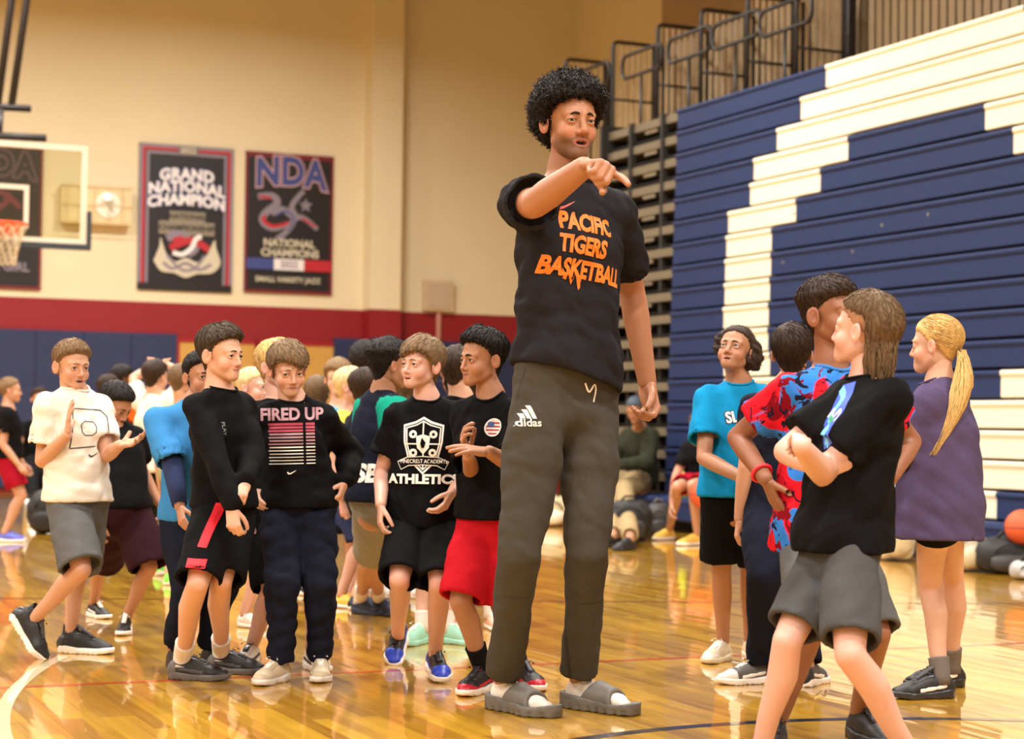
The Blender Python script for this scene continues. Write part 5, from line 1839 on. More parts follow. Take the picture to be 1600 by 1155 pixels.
# ---- the tall man pointing
PN['man'] = person(dict(label='very tall man in black basketball T-shirt and grey joggers pointing with his arm', H=2.02, adult=True, hh=.118, D=6.0, yaw=32, cyaw=30,
    pelvis=(886, 572), neck=(888, 274, -.02), head=(891, 193, -.05), hy=24, hp=2, hr=0, sw=.083, bend=-.01,
    RE=(836, 318, -1), RW=(912, 262, -1), LE=(987, 452, 1), LW=(1011, 596, -1),
    RH=('point', (.62, -.74, -.12), (-.45, -.30, -.84)), LH=('half', (.12, -.28, -1), (-.75, -.65, .15)),
    RA=(787, 1062), LA=(905, 1060), RF=44, LF=52, RK=(812, 862, -1), LK=(917, 862, -1), foot=.158, bulk=.91, limb=.80, arml=.95,
    skin='man', hair='afro', hairmat=H_BLACK, hseed=11, nstr=7500, iris=iris('iris_dark', (44, 26, 18)), gaze=(.18, -.34), brow=-.001, browk=1.2,
    face=dict(kid=0.0, jaw=1.02, nose=1.22, open=.7, lip=1.4, mw=1.2, stubble=.8, eye=.62, neck=.051),
    shirt=dict(mat=K_CHAR, ease=.022, hem=.022, sleeve=.74, swide=.012, fold=.007, flare=.0, tilt=-.28, rib=K_CHAR, collar=1.05),
    pants=dict(mat=K_MANPANT, ease=.014, len=2, to=.93, bottom=.0290, knee=.034, fold=.0055, crotch=.055),
    shoe=dict(kind='slide', mat=R_SLIDE, sockmat=K_SOCK)))
m_ = PN['man']
decal(m_, 'shirt', [T('PACIFIC', P_ORANGE, .076, -.008, .083, bold=.045, xs=.66), T('TIGERS', P_ORANGE, .076, -.018, .008, bold=.045, xs=.66), T('BASKETBALL', P_ORANGE, .076, .006, -.068, bold=.045, xs=.66)], 921, 391, roll=-8)
zig = stroke([(-.03, .0), (-.018, .025), (-.008, -.012), (.006, .022), (.018, -.03), (.02, .012)], .012)
decal(m_, 'shirt', [S2(zig, P_ORANGE)], 897, 436, name='emblem')
sw = stroke(curve2([(-.03, .004), (-.014, -.008), (.03, .014)], 10), .010, [.3, .7, 1, 1, .9, .8, .6, .5, .3, .1])
decal(m_, 'shirt', [S2(sw, P_CORAL)], 884, 321, name='emblem')
def three_bars(m, s=1.0):
    out = []
    for i in range(3):
        h = .018 + .014 * i; x = -.022 + .017 * i
        out.append((np.array([(x, 0), (x + .013, 0), (x + .013 - h * .45 + .004, h), (x - h * .45 + .004, h)]), [(0, 1, 2, 3)], m, s, (.006, .006)))
    return out
decal(m_, 'pants', three_bars(P_WHITE, .9) + [T('adidas', P_WHITE, .034, 0, -.008, bold=.02)], 823, 657, name='emblem', facing=22)
ring = stroke(curve2([(.012, .03), (-.012, .02), (-.014, -.02), (.010, -.034), (.012, -.01), (0, -.004)], 20), .006)
decal(m_, 'pants', [S2(ring, P_CORAL)], 970, 662, name='emblem', facing=60)

P_SEAM = mat('seam_dark', (44, 40, 36), rough=.8)
decal(m_, 'pants', [S2(rect(-.075, -.0022, .075, .0022), P_SEAM)], 803, 934, name='knee_seam', facing=5, roll=-3, off=.0008)
decal(m_, 'pants', [S2(rect(-.075, -.0022, .075, .0022), P_SEAM)], 914, 944, name='knee_seam', facing=20, roll=3, off=.0008)
decal(m_, 'pants', [S2(rect(-.006, -.13, .006, .13), P_DARK)], 884, 1000, name='zip', facing=-15, off=.0008)
decal(m_, 'pants', [S2(stroke(curve2([(-.03, .01), (-.012, -.018), (.006, .006), (.014, -.012), (.008, -.05)], 16), .006), P_WHITE)], 926, 604, name='drawstring', facing=20)
decal(m_, 'pants', [S2(stroke(curve2([(.02, .06), (.0, .0), (-.012, -.05)], 10), .004), P_SEAM)], 812, 604, name='pocket_seam', facing=-10, off=.0008)

# ---- boy in white T-shirt clapping
PN['white'] = person(dict(label='boy in white T-shirt and grey shorts striding at far left with open hands', H=1.27, D=7.45, yaw=42, cyaw=34,
    pelvis=(122, 778), neck=(117, 610, .0), head=(113, 573, -.02), hy=42, hp=6,
    RE=(66, 720, 1), RW=(105, 680, -1), LE=(166, 712, -1), LW=(187, 696, -1), RH=('flat', (.10, -.05, 1), (.95, .2, -.15)), LH=('open', (.9, -.35, .22), (-.25, -.55, .8)),
    RA=(52, 968, .155), LA=(110, 992), RP=52, RF=78, LF=80, RK=(128, 890, -1), LK=(122, 890, 1),
    skin='light', hair='short', hairmat=H_SANDY, hseed=5, iris=iris('iris_hazel', (84, 66, 44)), gaze=(.1, -.1), face=dict(open=.35, lip=1.1, ear=1.1, nose=.95),
    shirt=dict(mat=K_WHITE, ease=.020, hem=.012, sleeve=.66, swide=.012, fold=.006, flare=.006, rib=K_WHITE),
    pants=dict(mat=K_GREY, len=.96, ease=.016, flare=.018), shoe=dict(kind='mid', mat=R_BLACK, sole=R_WHITE, lace=L_GREY, heel=R_BLK2, eyestay=R_BLK2), foot=.198))
decal(PN['white'], 'shirt', [S2(stroke([(-.075, -.085), (-.06, .075), (.06, .07), (.085, .045), (.08, -.07), (-.075, -.085)], .005), P_DARK), S2(stroke([(-.03, -.02), (-.034, .01), (-.02, .025), (.02, .022), (.03, .005), (.026, -.02), (.01, -.032), (-.02, -.032), (-.03, -.02)], .004), P_DARK), S2(sw, P_DARK, .75, .02, -.11)], 140, 668, name='emblem', facing=35)
# ---- boy in black long sleeves and red-striped shorts
PN['blk'] = person(dict(label='smiling boy in black long-sleeved top and black shorts with red stripe', H=1.30, D=6.72, yaw=62, cyaw=55,
    pelvis=(352, 788), neck=(343, 609, .0), head=(346, 556, -.02), hy=60, hp=2,
    RE=(338, 718, -1), RW=(362, 792, -1), LE=(392, 712, -1), LW=(384, 752, -1), RH=('half', (.15, -.2, -1), (.2, .9, .1)), LH=('half', (-.15, -.55, -.55), (-.2, .6, -.6)),
    RA=(284, 1030), LA=(345, 1021), RF=84, LF=82, RK=(309, 912, -1), LK=(346, 908, -1),
    skin='fair', hair='quiff', hairmat=hair_mat('hair_chestnut', (68, 54, 40)), hseed=8, iris=iris('iris_brown', (62, 38, 24)), gaze=(.1, 0), face=dict(smile=.7, ear=1.1, eye=.85),
    shirt=dict(mat=K_BLACK, ease=.016, hem=.01, sleeve='long', fold=.005, rib=K_BLACK),
    pants=dict(mat=K_BLACK, len=.96, ease=.014, flare=.012), sock=dict(mat=K_SOCK, h=.22), shoe=dict(kind='low', mat=R_BLACK, sole=R_GREY, lace=L_GREY, eyestay=R_BLK2, heel=R_GREY, patch=L_GREY), foot=.185))
decal(PN['blk'], 'pants', [S2(rect(-.016, -.085, .016, .085), P_REDINK)], 332, 816, name='side_stripe', facing=-10, roll=-8)
decal(PN['blk'], 'pants', [S2(rect(-.034, -.032, .034, .032), P_REDINK)], 304, 888, name='side_stripe', facing=-10, roll=-3)
decal(PN['blk'], 'shirt', [T('PLAY', P_GREYI, .022, 0, 0, bold=.01)], 350, 670, facing=30, roll=-85)

# ---- FIRED UP boy
PN['fired'] = person(dict(label='boy in black FIRED UP sweatshirt and navy trousers with tilted head', H=1.28, D=6.98, yaw=10, cyaw=8,
    pelvis=(465, 786), neck=(459, 627, .0), head=(450, 579, -.04), hy=24, hp=14, hr=-3,
    RE=(402, 716, 1), RW=(404, 768, -1), LE=(547, 706, 1), LW=(541, 752, -1), RH=('half', None, None), LH=('half', (-.35, -.3, -.9), (-.85, .2, .3)),
    RA=(438, 1033), LA=(502, 1028), RF=-25, LF=4, skin='fair', hair='swoop', hairmat=H_LBROWN, hseed=21, iris=iris('iris_brown', (62, 38, 24)), gaze=(.35, .1), face=dict(smile=.15, ear=1.05, eye=.9),
    shirt=dict(mat=K_BLACK, ease=.022, hem=.012, sleeve='long', fold=.006, flare=.004, rib=K_BLACK),
    pants=dict(mat=K_NAVY, len=2, ease=.014, to=.97, bottom=.033, knee=.036, fold=.009), shoe=dict(kind='low', mat=R_BONE, sole=R_WHT2, lace=R_WHITE, eyestay=R_BONE2, mudguard=R_BONE2, heel=R_BONE2), foot=.178))
fd = PN['fired']
decal(fd, 'shirt', [T('FIRED UP', P_PINKW, .063, 0, .10, bold=.035, xs=.92)] + [S2(rect(-.088 + .003 * (i % 2), -.012 * i, .040, -.012 * i + max(.009 - .0006 * i, .003)), (P_ROSE2 if i < 3 else P_PINKW if i < 7 else P_WHITE), 1, 0, .06) for i in range(13)] + [S2(rect(.050, -.012 * i, .084, -.012 * i + max(.009 - .0006 * i, .003)), (P_ROSE2 if i < 3 else P_PINKW if i < 7 else P_WHITE), 1, 0, .06) for i in range(13)] + [S2(sw, P_WHITE, .55, -.005, -.115)], 457, 690, roll=2)

# ---- ATHLETICS boy
PN['ath'] = person(dict(label='smiling boy in black PINECREST ACADEMY ATHLETICS T-shirt and black shorts', H=1.27, D=6.9, yaw=-6, cyaw=2,
    pelvis=(664, 800), neck=(668, 627, .0), head=(658, 571, -.03), hy=-40, hp=-2, hr=2,
    RE=(597, 738, 1), RW=(595, 788, -1), LE=(727, 742, 1), LW=(708, 768, -1), RH=('relax', (0, -.15, -1), None), LH=('relax', (-.45, -.35, -.8), None),
    RA=(622, 996, .10), LA=(680, 1028, .075), RP=35, RF=-8, LF=14, LP=10, RK=(624, 905, -1), LK=(686, 912, -1),
    skin='pink', hair='fringe', hairmat=H_LBROWN, hseed=31, iris=iris('iris_hazel', (84, 66, 44)), gaze=(0, 0), face=dict(smile=1.0, ear=1.1, eye=.72, teeth=1, open=.12),
    shirt=dict(mat=K_BLACK, ease=.026, hem=.045, sleeve=.66, swide=.02, fold=.006, flare=.006, rib=K_BLACK),
    pants=dict(mat=K_BLACK, len=.97, ease=.014, flare=.012), shoe=dict(kind='high', mat=R_BLACK, sole=R_WHITE, toecap=R_BLUE, patch=R_BLUE, heel=R_BLUE, eyestay=R_BLK2, lace=R_BLK2), foot=.182))
def crest(m, md):
    sh = [(-.075, .085), (-.03, .098), (0, .115), (.03, .098), (.075, .085), (.072, .02), (.055, -.045), (0, -.098), (-.055, -.045), (-.072, .02)]
    o = [S2((np.array(sh), [tuple(range(10))]), m)]
    i_ = [(x * .91, y * .91 + .001) for x, y in sh]; o.append(S2((np.array(i_), [tuple(range(10))]), md))
    k_ = [(x * .84, y * .84 + .002) for x, y in sh]; o.append(S2(stroke(k_ + [k_[0]], .005), m))
    o += [S2(rect(-.0025, -.08, .0025, .10), m), S2(rect(-.064, .012, .064, .017), m)]
    s2 = [(-.026, .042), (0, .05), (.026, .042), (.022, .0), (0, -.024), (-.022, .0)]
    o.append(S2((np.array(s2), [tuple(range(6))]), m))
    for (cx, cy) in ((-.038, .05), (.038, .05), (-.036, -.018), (.036, -.018)):
        o.append(S2((np.array([(cx + .015 * math.cos(t), cy + .015 * math.sin(t)) for t in np.linspace(0, 2 * math.pi, 13)[:-1]]), [tuple(range(12))]), m))
        o.append(S2((np.array([(cx + .006 * math.cos(t), cy + .006 * math.sin(t)) for t in np.linspace(0, 2 * math.pi, 9)[:-1]]), [tuple(range(8))]), md))
    fl = [(-.004, .038), (.010, .02), (.004, .0), (-.006, .0), (-.010, .016)]
    o.append(S2((np.array(fl), [tuple(range(5))]), md))
    o.append(S2(stroke([(-.088, -.066), (-.055, -.050), (0, -.047), (.055, -.050), (.088, -.066)], .034), m))
    o.append(S2(stroke([(-.086, -.066), (-.055, -.050), (0, -.047), (.055, -.050), (.086, -.066)], .028), md))
    o.append(T('PINECREST ACADEMY', m, .0200, 0, -.050, bold=.01, xs=.84))
    return o
decal(PN['ath'], 'shirt', crest(P_WHITE, K_BLACK) + [T('ATHLETICS', P_WHITE, .046, .0, -.116, bold=.05, xs=1.12)], 661, 700, name='emblem', step=.010, facing=-4)

# ---- boy with folded hands and red shorts
PN['red'] = person(dict(label='dark-haired boy in black T-shirt and red shorts touching his hands together', H=1.31, D=6.62, yaw=-30, cyaw=-32,
    pelvis=(772, 800), neck=(768, 622, .0), head=(753, 563, -.02), hy=-54, hp=2,
    RE=(739, 742, -1), RW=(732, 714, -1), LE=(806, 730, -1), LW=(764, 706, -1), RH=('relax', (-.25, -.25, .9), (.6, -.2, .3)), LH=('flat', (-1, -.12, .1), (.1, .4, -.9)),
    RA=(755, 1047), LA=(812, 1040), RF=-26, LF=28, skin='tan', hair='quiff', hairmat=H_BLACK, hseed=41, gaze=(0, 0), face=dict(smile=.6, ear=1.0, eye=.85), browk=1.3,
    shirt=dict(mat=K_BLACK, ease=.022, hem=.02, sleeve=.70, swide=.018, fold=.006, rib=K_BLACK),
    pants=dict(mat=K_RED, len=.97, ease=.014, flare=.010), sock=dict(mat=K_SOCKB, h=.34), shoe=dict(kind='mid', mat=R_BLACK, sole=R_WHITE, toecap=R_BLACK, patch=R_RED, collar=R_RED, eyestay=R_BLK2, heel=R_RED, mudguard=R_RED, lace=R_BLACK), foot=.180))
def flagdisc(r=.030):
    o = []
    c = [(r * math.cos(t), r * math.sin(t)) for t in np.linspace(0, 2 * math.pi, 21)[:-1]]
    o.append(S2((np.array(c), [tuple(range(20))]), P_WHITE))
    for i in range(4):
        y = -.022 + i * .0125; w = math.sqrt(max(r * r - y * y, 0)) * .92
        o.append(S2(rect(-w, y - .003, w, y + .003), P_ROSE2))
    o.append(S2(rect(-.022, .002, .0, .020), mat('ink_flag_blue', (60, 80, 140), rough=.6)))
    o.append(S2(stroke(c + [c[0]], .005), P_WHITE))
    return o
decal(PN['red'], 'shirt', flagdisc(), 772, 668, name='emblem', facing=-20)

# ---- girl in cyan T-shirt
def puffs(P):
    nz = PUFFN
    d = smin(d_ell(P, (-.066, -.055, .000), (.046, .058, .076)), d_ell(P, (.086, -.048, .044), (.046, .050, .054)), .03)
    return d + .017 * nz.ridge(P, 22)
PUFFN = Noise(77)
PN['cyan'] = person(dict(label='girl in bright cyan T-shirt with curly dark hair looking up', H=1.31, D=7.4, yaw=-8, cyaw=5,
    pelvis=(1148, 772), neck=(1156, 600, .0), head=(1149, 549, -.03), hy=-27, hp=-17, hr=4,
    RS=(-.012, 0, 0), RE=(1100, 716, -1), RW=(1160, 747, -1), armk=1.14, LE=(1205, 715, 1), LW=(1190, 755, -1), RH=('relax', (.8, -.2, -.35), (.1, .6, -.7)), LH=('relax', None, None),
    RA=(1130, 1003), LA=(1172, 1000), RF=-32, LF=10, skin='tan', hair='puffs', hairmat=H_DARK, hseed=51, nstr=900, hextra=puffs, hkey='puffs', gaze=(0, .2), face=dict(open=.18, lip=1.2, eye=1.0, nose=1.05),
    shirt=dict(mat=K_CYAN, ease=.022, hem=.010, sleeve=.66, swide=.018, fold=.005, flare=.004, rib=K_CYAN),
    pants=dict(mat=K_BLACK, len=.80, ease=.014, flare=.012), shoe=dict(kind='low', mat=R_BONE, sole=R_BONE, lace=R_WHITE, mudguard=R_WHT2, eyestay=R_WHT2), foot=.172))
decal(PN['cyan'], 'shirt', [T('SLOAN', P_DARK, .062, .04, 0, bold=.075, xs=.8), T('SLOAN', P_WHITE, .060, .04, 0, bold=.03, xs=.8)], 1150, 652, facing=10, roll=8)

# ---- boy seen from behind in navy
PN['navy'] = person(dict(label='brown-haired boy seen from behind in dark navy top and navy trousers', H=1.31, D=6.98, yaw=190, cyaw=195,
    pelvis=(1222, 778), neck=(1222, 612, .0), head=(1238, 553, .0), hy=168, hp=-6,
    RA=(1262, 1040), LA=(1188, 1036), RF=150, LF=-72, LK=(1196, 900, -1), skin='light', hair='fringe', hairmat=H_DARK, hseed=61, facevis=False,
    shirt=dict(mat=K_NAVY, ease=.020, hem=.04, sleeve=.66, fold=.005), pants=dict(mat=K_NAVY, len=2, ease=.020, to=.95, bottom=.036, fold=.006),
    shoe=dict(kind='low', mat=R_GREY, sole=R_WHITE, lace=R_WHITE, toecap=R_WHT2, heel=R_BLK2, patch=R_WHITE), foot=.178))
decal(PN['navy'], 'pants', [], 1200, 900) if False else None

# ---- boy in red and blue camouflage shirt
def camo():
    m = cloth('cloth_camo', (200, 30, 40))
    nt = m.node_tree; b = nt.nodes['Principled BSDF']; L = nt.links.new
    tc = nt.nodes.new('ShaderNodeTexCoord')
    def nz(scale, off, det=2.0, dist=.6):
        mp = nt.nodes.new('ShaderNodeMapping'); mp.inputs['Location'].default_value = (off, off * .7, off * 1.3)
        n = nt.nodes.new('ShaderNodeTexNoise'); n.inputs['Scale'].default_value = scale; n.inputs['Detail'].default_value = det; n.inputs['Distortion'].default_value = dist
        L(tc.outputs['Object'], mp.inputs[0]); L(mp.outputs[0], n.inputs['Vector'])
        return n
    def step(n, lo, hi):
        r = nt.nodes.new('ShaderNodeMapRange'); r.inputs['From Min'].default_value = lo; r.inputs['From Max'].default_value = hi
        L(n.outputs['Fac'], r.inputs['Value']); return r
    s1 = step(nz(8, 3), .475, .50); s2 = step(nz(14, 11, 3, 1.2), .585, .61); s3 = step(nz(16, 27, 3, 2.0), .60, .62)
    cols = [lin((204, 26, 40)) + (1,), lin((52, 120, 206)) + (1,), lin((120, 12, 26)) + (1,), lin((30, 26, 44)) + (1,)]
    cur = cols[0]
    for r, c in ((s1, cols[1]), (s2, cols[2]), (s3, cols[3])):
        x = nt.nodes.new('ShaderNodeMix'); x.data_type = 'RGBA'
        L(r.outputs[0], x.inputs[0])
        if isinstance(cur, tuple): x.inputs[6].default_value = cur
        else: L(cur, x.inputs[6])
        x.inputs[7].default_value = c; cur = x.outputs[2]
    L(cur, b.inputs['Base Color'])
    return m
K_CAMO = camo()
K_LBLUE = cloth('cloth_light_blue', (70, 140, 220))
PN['camo'] = person(dict(label='boy in red and blue camouflage T-shirt standing with hands on hips', H=1.42, D=5.75, yaw=12, cyaw=8,
    pelvis=(1285, 830), neck=(1300, 574, .0), head=(1298, 494, -.01), hy=44, hp=-6,
    RE=(1152, 684, 1), RW=(1196, 748, -1), LE=(1424, 690, 1), LW=(1392, 746, -1), RH=('flat', (.35, .1, -.75), (.8, .4, .2)), LH=('flat', (-.5, .1, -.7), (-.8, .3, .2)),
    RA=(1214, 1128), LA=(1342, 1112), RF=-10, LF=20, skin='brown', hair='fade', hairmat=H_DARK, hseed=71, gaze=(0, .2), face=dict(ear=1.15), facevis=True,
    shirt=dict(mat=K_CAMO, ease=.028, hem=.045, sleeve=.62, swide=.012, nohole=1, fold=.006, flare=.004, rib=K_LBLUE),
    pants=dict(mat=K_GREY, len=.97, ease=.008, flare=.004), shoe=dict(kind='mid', mat=R_BLACK, sole=R_BLACK, lace=R_BLACK), foot=.172))
jm = PN['camo']['J']
wv = nrm(jm['RW'] - jm['RE']); wc = jm['RW'] - wv * .028
wx = nrm(np.cross(wv, (0, 0, 1))); wy = np.cross(wv, wx)
MB().tube([wc + (wx * math.cos(t) + wy * math.sin(t)) * .031 for t in np.linspace(0, 2 * math.pi, 21)[:-1]], .006, 8, closed=True).build('wristband', mat('silicone_red', (220, 40, 50), rough=.4), PN['camo']['root'], smooth=True)

# ---- boy with mullet, arms folded
def mullet_tail():
    rs = np.random.RandomState(4); n = 260; m = 7
    th = rs.uniform(math.radians(105), math.radians(255), n)   # around the back
    z0 = rs.uniform(-.06, .02, n); tl = rs.uniform(.06, .17, n)
    P = np.stack([np.sin(th) * .082, np.cos(th) * .098 - .018, z0], 1); pts = [P]
    for i in range(1, m):
        f = i / (m - 1)
        q = P.copy(); q[:, 2] = z0 - tl * f
        sh = 1 - .42 * f; q[:, 0] = P[:, 0] * sh + rs.normal(size=n) * .004 * f
        q[:, 1] = (P[:, 1] + .018) * (1 - .12 * f) - .018 - .010 * f + rs.normal(size=n) * .003
        pts.append(q)
    pts = np.stack(pts, 1); t = np.gradient(pts, axis=1)
    nn = np.stack([np.sin(th), np.cos(th), 0 * th], 1)[:, None, :].repeat(m, 1)
    side = np.cross(t, nn); side /= np.linalg.norm(side, axis=2)[..., None] + 1e-9
    return ribbons(pts, side, [.004, .006, .007, .007, .006, .004, .001])
mv, mf = mullet_tail()
PN['mullet'] = person(dict(label='boy with a mullet in black T-shirt and grey shorts standing with folded arms', H=1.36, D=5.15, yaw=-78, cyaw=-72,
    pelvis=(1316, 846), neck=(1360, 590, .0), head=(1350, 519, .0), hy=-126, hp=-8,
    LE=(1288, 742, -1), LW=(1252, 698, -1), arml=1.12, RE=(1228, 706, -1), RW=(1290, 732, -1), LH=('half', (.1, .8, .25), (-.3, .3, -.7)), RH=('relax', (.9, .1, .02), (.1, .75, .3)),
    RA=(1190, 1166), LA=(1424, 1182), RF=-80, LF=-84, RK=(1230, 1002, -1), LK=(1328, 1024, -1), skin='pink', hair='mullet', hairmat=H_BROWN, hseed=81, face=dict(ear=1.05),
    hairparts=[('hair_tail', mv, mf, H_BROWN), ('cropped_sides',) + hair_mesh('buzz', 83, .0068, 0) + (hair_mat('hair_cropped', (158, 116, 88)),)], facevis=True,
    shirt=dict(mat=K_BLACK, ease=.024, hem=.022, sleeve=.66, swide=.012, nohole=1, fold=.007, flare=.006, rib=K_BLACK),
    pants=dict(mat=K_DGREY, len=.86, ease=.013, flare=.005, fold=.005), shoe=dict(kind='low', mat=R_BLACK, sole=R_WHITE, lace=R_BLACK), foot=.172))
P_AQUA = mat('ink_aqua', (110, 200, 236), rough=.6); P_ROYAL = mat('ink_royal', (60, 90, 200), rough=.6); P_GREENI = mat('ink_green', (60, 150, 110), rough=.6)
ml = PN['mullet']
decal(ml, 'shirt', [S2((np.array([(-.03, .09), (.02, .10), (.04, .03), (.035, -.07), (-.02, -.09), (-.045, -.02)]), [tuple(range(6))]), P_ROYAL), S2(stroke(curve2([(-.03, .08), (.0, .05), (-.02, .0), (.02, -.03), (-.01, -.08)], 14), .022), P_AQUA), S2(stroke(curve2([(-.04, .0), (-.02, .025), (.0, .0), (.025, .022), (.03, -.01)], 14), .007), P_WHITE), S2(stroke([(-.02, .0), (.012, -.01)], .014), P_GREENI)], 1302, 652, name='emblem', facing=-60)
hl_ = [stroke(curve2([(-.020 * s_, .022), (-.006 * s_, .010), (-.006 * s_, -.010), (-.020 * s_, -.022)], 10), .010, [.25, .5, .8, 1, 1, 1, 1, .8, .5, .25]) for s_ in (1, -1)]
decal(ml, 'pants', [S2(h_, P_WHITE, .72) for h_ in hl_], 1334, 1002, name='emblem', facing=-20)

# ---- girl with ponytail in purple
def ponytail(n, m, a, b, c, r0, r1, seed):
    rs = np.random.RandomState(seed)
    th = rs.uniform(0, 6.28, n); rr = np.sqrt(rs.uniform(0, 1, n)); pts = []
    L = rs.uniform(.85, 1.05, n)
    for i in range(m):
        f = i / (m - 1); g = f * L
        cen = (np.outer((1 - g) ** 2, a) + np.outer(2 * g * (1 - g), b) + np.outer(g * g, c))
        rad = (r0 + (r1 - r0) * math.sin(min(1, f * 1.5) * 1.57)) * (1 - .72 * max(0, f - .45) / .55)
        pts.append(cen + np.stack([np.cos(th + f * 1.0) * rr * rad, np.sin(th + f * 1.0) * rr * rad, 0 * th], 1) + rs.normal(size=(n, 3)) * .0015)
    pts = np.stack(pts, 1); t = np.gradient(pts, axis=1)
    nn = np.stack([np.cos(th), np.sin(th), 0 * th], 1)[:, None, :].repeat(m, 1)
    side = np.cross(t, nn); side /= np.linalg.norm(side, axis=2)[..., None] + 1e-9
    w = np.array([.0045] * (m - 2) + [.003, .0006])
    return ribbons(pts, side, w)
pv, pf = ponytail(620, 9, np.array([.0, -.108, -.020]), np.array([-.07, -.175, -.17]), np.array([-.165, -.06, -.42]), .016, .046, 9)
tie = MB().tube([(.017 * math.cos(t), -.112 + .008 * math.sin(t), -.026 + .016 * math.sin(t)) for t in np.linspace(0, 2 * math.pi, 17)[:-1]], .006, 6, closed=True)
PN['purple'] = person(dict(label='girl with long blond ponytail in oversized purple T-shirt seen from behind', H=1.37, D=6.6, yaw=-122, cyaw=-125,
    pelvis=(1468, 790), neck=(1468, 602, .0), head=(1462, 541, .0), hy=-122, hp=0,
    RE=('d', .15, .45, -.8), RW=('d', -.3, .8, .2), LE=('d', .12, .5, -.8), LW=('d', -.4, .8, .2),
    RA=(1487, 1040), LA=(1470, 1056), RF=-80, LF=-78, RK=(1488, 905, 1), LK=(1452, 916, 1), skin='fair', hair='pulled', hairmat=H_BLOND, hseed=91, facevis=True, iris=iris('iris_hazel', (84, 66, 44)),
    hairparts=[('ponytail', pv, pf, H_BLOND), ('hair_tie', np.array(tie.V), tie.F, H_SANDY)],
    shirt=dict(mat=K_PURPLE, ease=.040, hem=.088, sleeve=.80, swide=.03, fold=.006, flare=.013, rib=K_PURPLE),
    pants=dict(mat=K_BLACK, len=.32, ease=.0, flare=.0, fold=.001), sock=dict(mat=K_SOCKG, h=.20), shoe=dict(kind='mid', mat=R_BLACK, sole=R_BLK2, lace=L_GREY, patch=R_WHITE, eyestay=R_BLK2), foot=.182))
# ================================================================== people farther back
K_ORANGE = cloth('cloth_orange', (232, 92, 20)); K_MAROON = cloth('cloth_maroon', (52, 24, 34)); K_PLUM = cloth('cloth_plum', (86, 36, 76))
K_OLIVE = cloth('cloth_olive', (176, 168, 126)); K_SKY = cloth('cloth_sky', (66, 142, 206)); K_DENIM = cloth('cloth_denim', (52, 62, 100))
K_TEAL = cloth('cloth_teal', (20, 158, 130)); K_YELLOW = cloth('cloth_yellow', (236, 220, 80)); K_KHAKI = cloth('cloth_khaki', (186, 160, 116))
K_FOREST = cloth('cloth_forest', (56, 58, 44)); K_LGREY = cloth('cloth_light_grey', (150, 146, 134)); K_AQUA = cloth('cloth_aqua', (110, 180, 206))
K_REDSH = cloth('cloth_crimson', (176, 20, 44))
R_GREEN = mat('knit_green', (126, 216, 70), rough=.6); R_MINT = mat('knit_mint', (160, 214, 190), rough=.6); R_PINK = mat('knit_coral', (240, 176, 150), rough=.6)
R_WB = mat('leather_white', (226, 218, 206), rough=.5); R_BLUEV = mat('knit_violet_blue', (88, 92, 180), rough=.6); R_YEL = mat('knit_yellow', (240, 190, 80), rough=.6)
def shoe(m, sole=R_WHITE, kind='low', **k): return dict(kind=kind, mat=m, sole=sole, **k)
def B(label, **k):
    k.setdefault('far', True); k.setdefault('group', None)
    k['label'] = label
    return person(k)
def tee(m, **k): d = dict(mat=m, ease=.020, hem=.02, sleeve=.64, swide=.014, fold=.005); d.update(k); return d
def shorts(m, **k): d = dict(mat=m, len=.95, ease=.014, flare=.010); d.update(k); return d
def longs(m, **k): d = dict(mat=m, len=2, ease=.016, bottom=.036, fold=.006); d.update(k); return d

B('girl with low brown ponytail in black T-shirt and red shorts at left picture edge', H=1.28, base=(8, 846), yaw=100, hy=105, skin='light', hair='pulled', hairmat=H_SANDY, hseed=2, facevis=True,
  hairparts=[('ponytail',) + ponytail(120, 7, np.array([0, -.10, -.01]), np.array([0, -.15, -.06]), np.array([0, -.13, -.2]), .016, .026, 3) + (H_SANDY,)],
  RE=('d', .1, -.1, -.95), RW=('d', .0, .55, -.7), LE=('d', .1, .0, -.95), LW=('d', 0, .5, -.7), shirt=tee(K_BLACK), pants=shorts(K_REDSH, len=.75), shoe=shoe(R_BLUEV))
B('small boy in dark maroon jersey and shorts reaching down behind the white-shirted boy', H=1.17, hh=.16, D=8.3, pelvis=(192, 790), neck=(176, 664, .05), head=(180, 634, .0), yaw=55, cyaw=40, hy=60, hp=30,
  LE=(222, 735, 1), LW=(248, 786, -1), RE=('d', .1, .2, -.9), LH=('half', None, None), RA=(146, 942), LA=(197, 965), RF=40, LF=5, skin='tan', hair='short', hairmat=H_BLACK, hseed=4, far=False, mid=True, facevis=True, nstr=500,
  shirt=tee(K_BLACK, ease=.03, sleeve=.7, hem=.01), pants=shorts(K_MAROON, len=1.0, ease=.036, flare=.010), shoe=shoe(R_BLACK, R_WHITE, 'mid', patch=R_WHITE, lace=R_WHITE), foot=.17)
B('boy in plain white T-shirt with his hands clasped on his head, seen from behind', H=1.30, D=9.3, base=(238, 898), yaw=160, hy=150, neck=(243, 612), head=(243, 590), skin='light', hair='short', hairmat=H_DARK, hseed=6,
  LE=(208, 592, 1), LW=(234, 574, 1), RE=(292, 590, 1), RW=(262, 570, 1), LH=('flat', (.8, .2, .4), (0, 0, -1)), RH=('flat', (-.8, .2, .3), (0, 0, -1)), shirt=tee(K_WHITE, hem=.03), pants=longs(K_BLACK), shoe=shoe(R_GREEN), RA=(250, 880), LA=(232, 862), foot=.18)
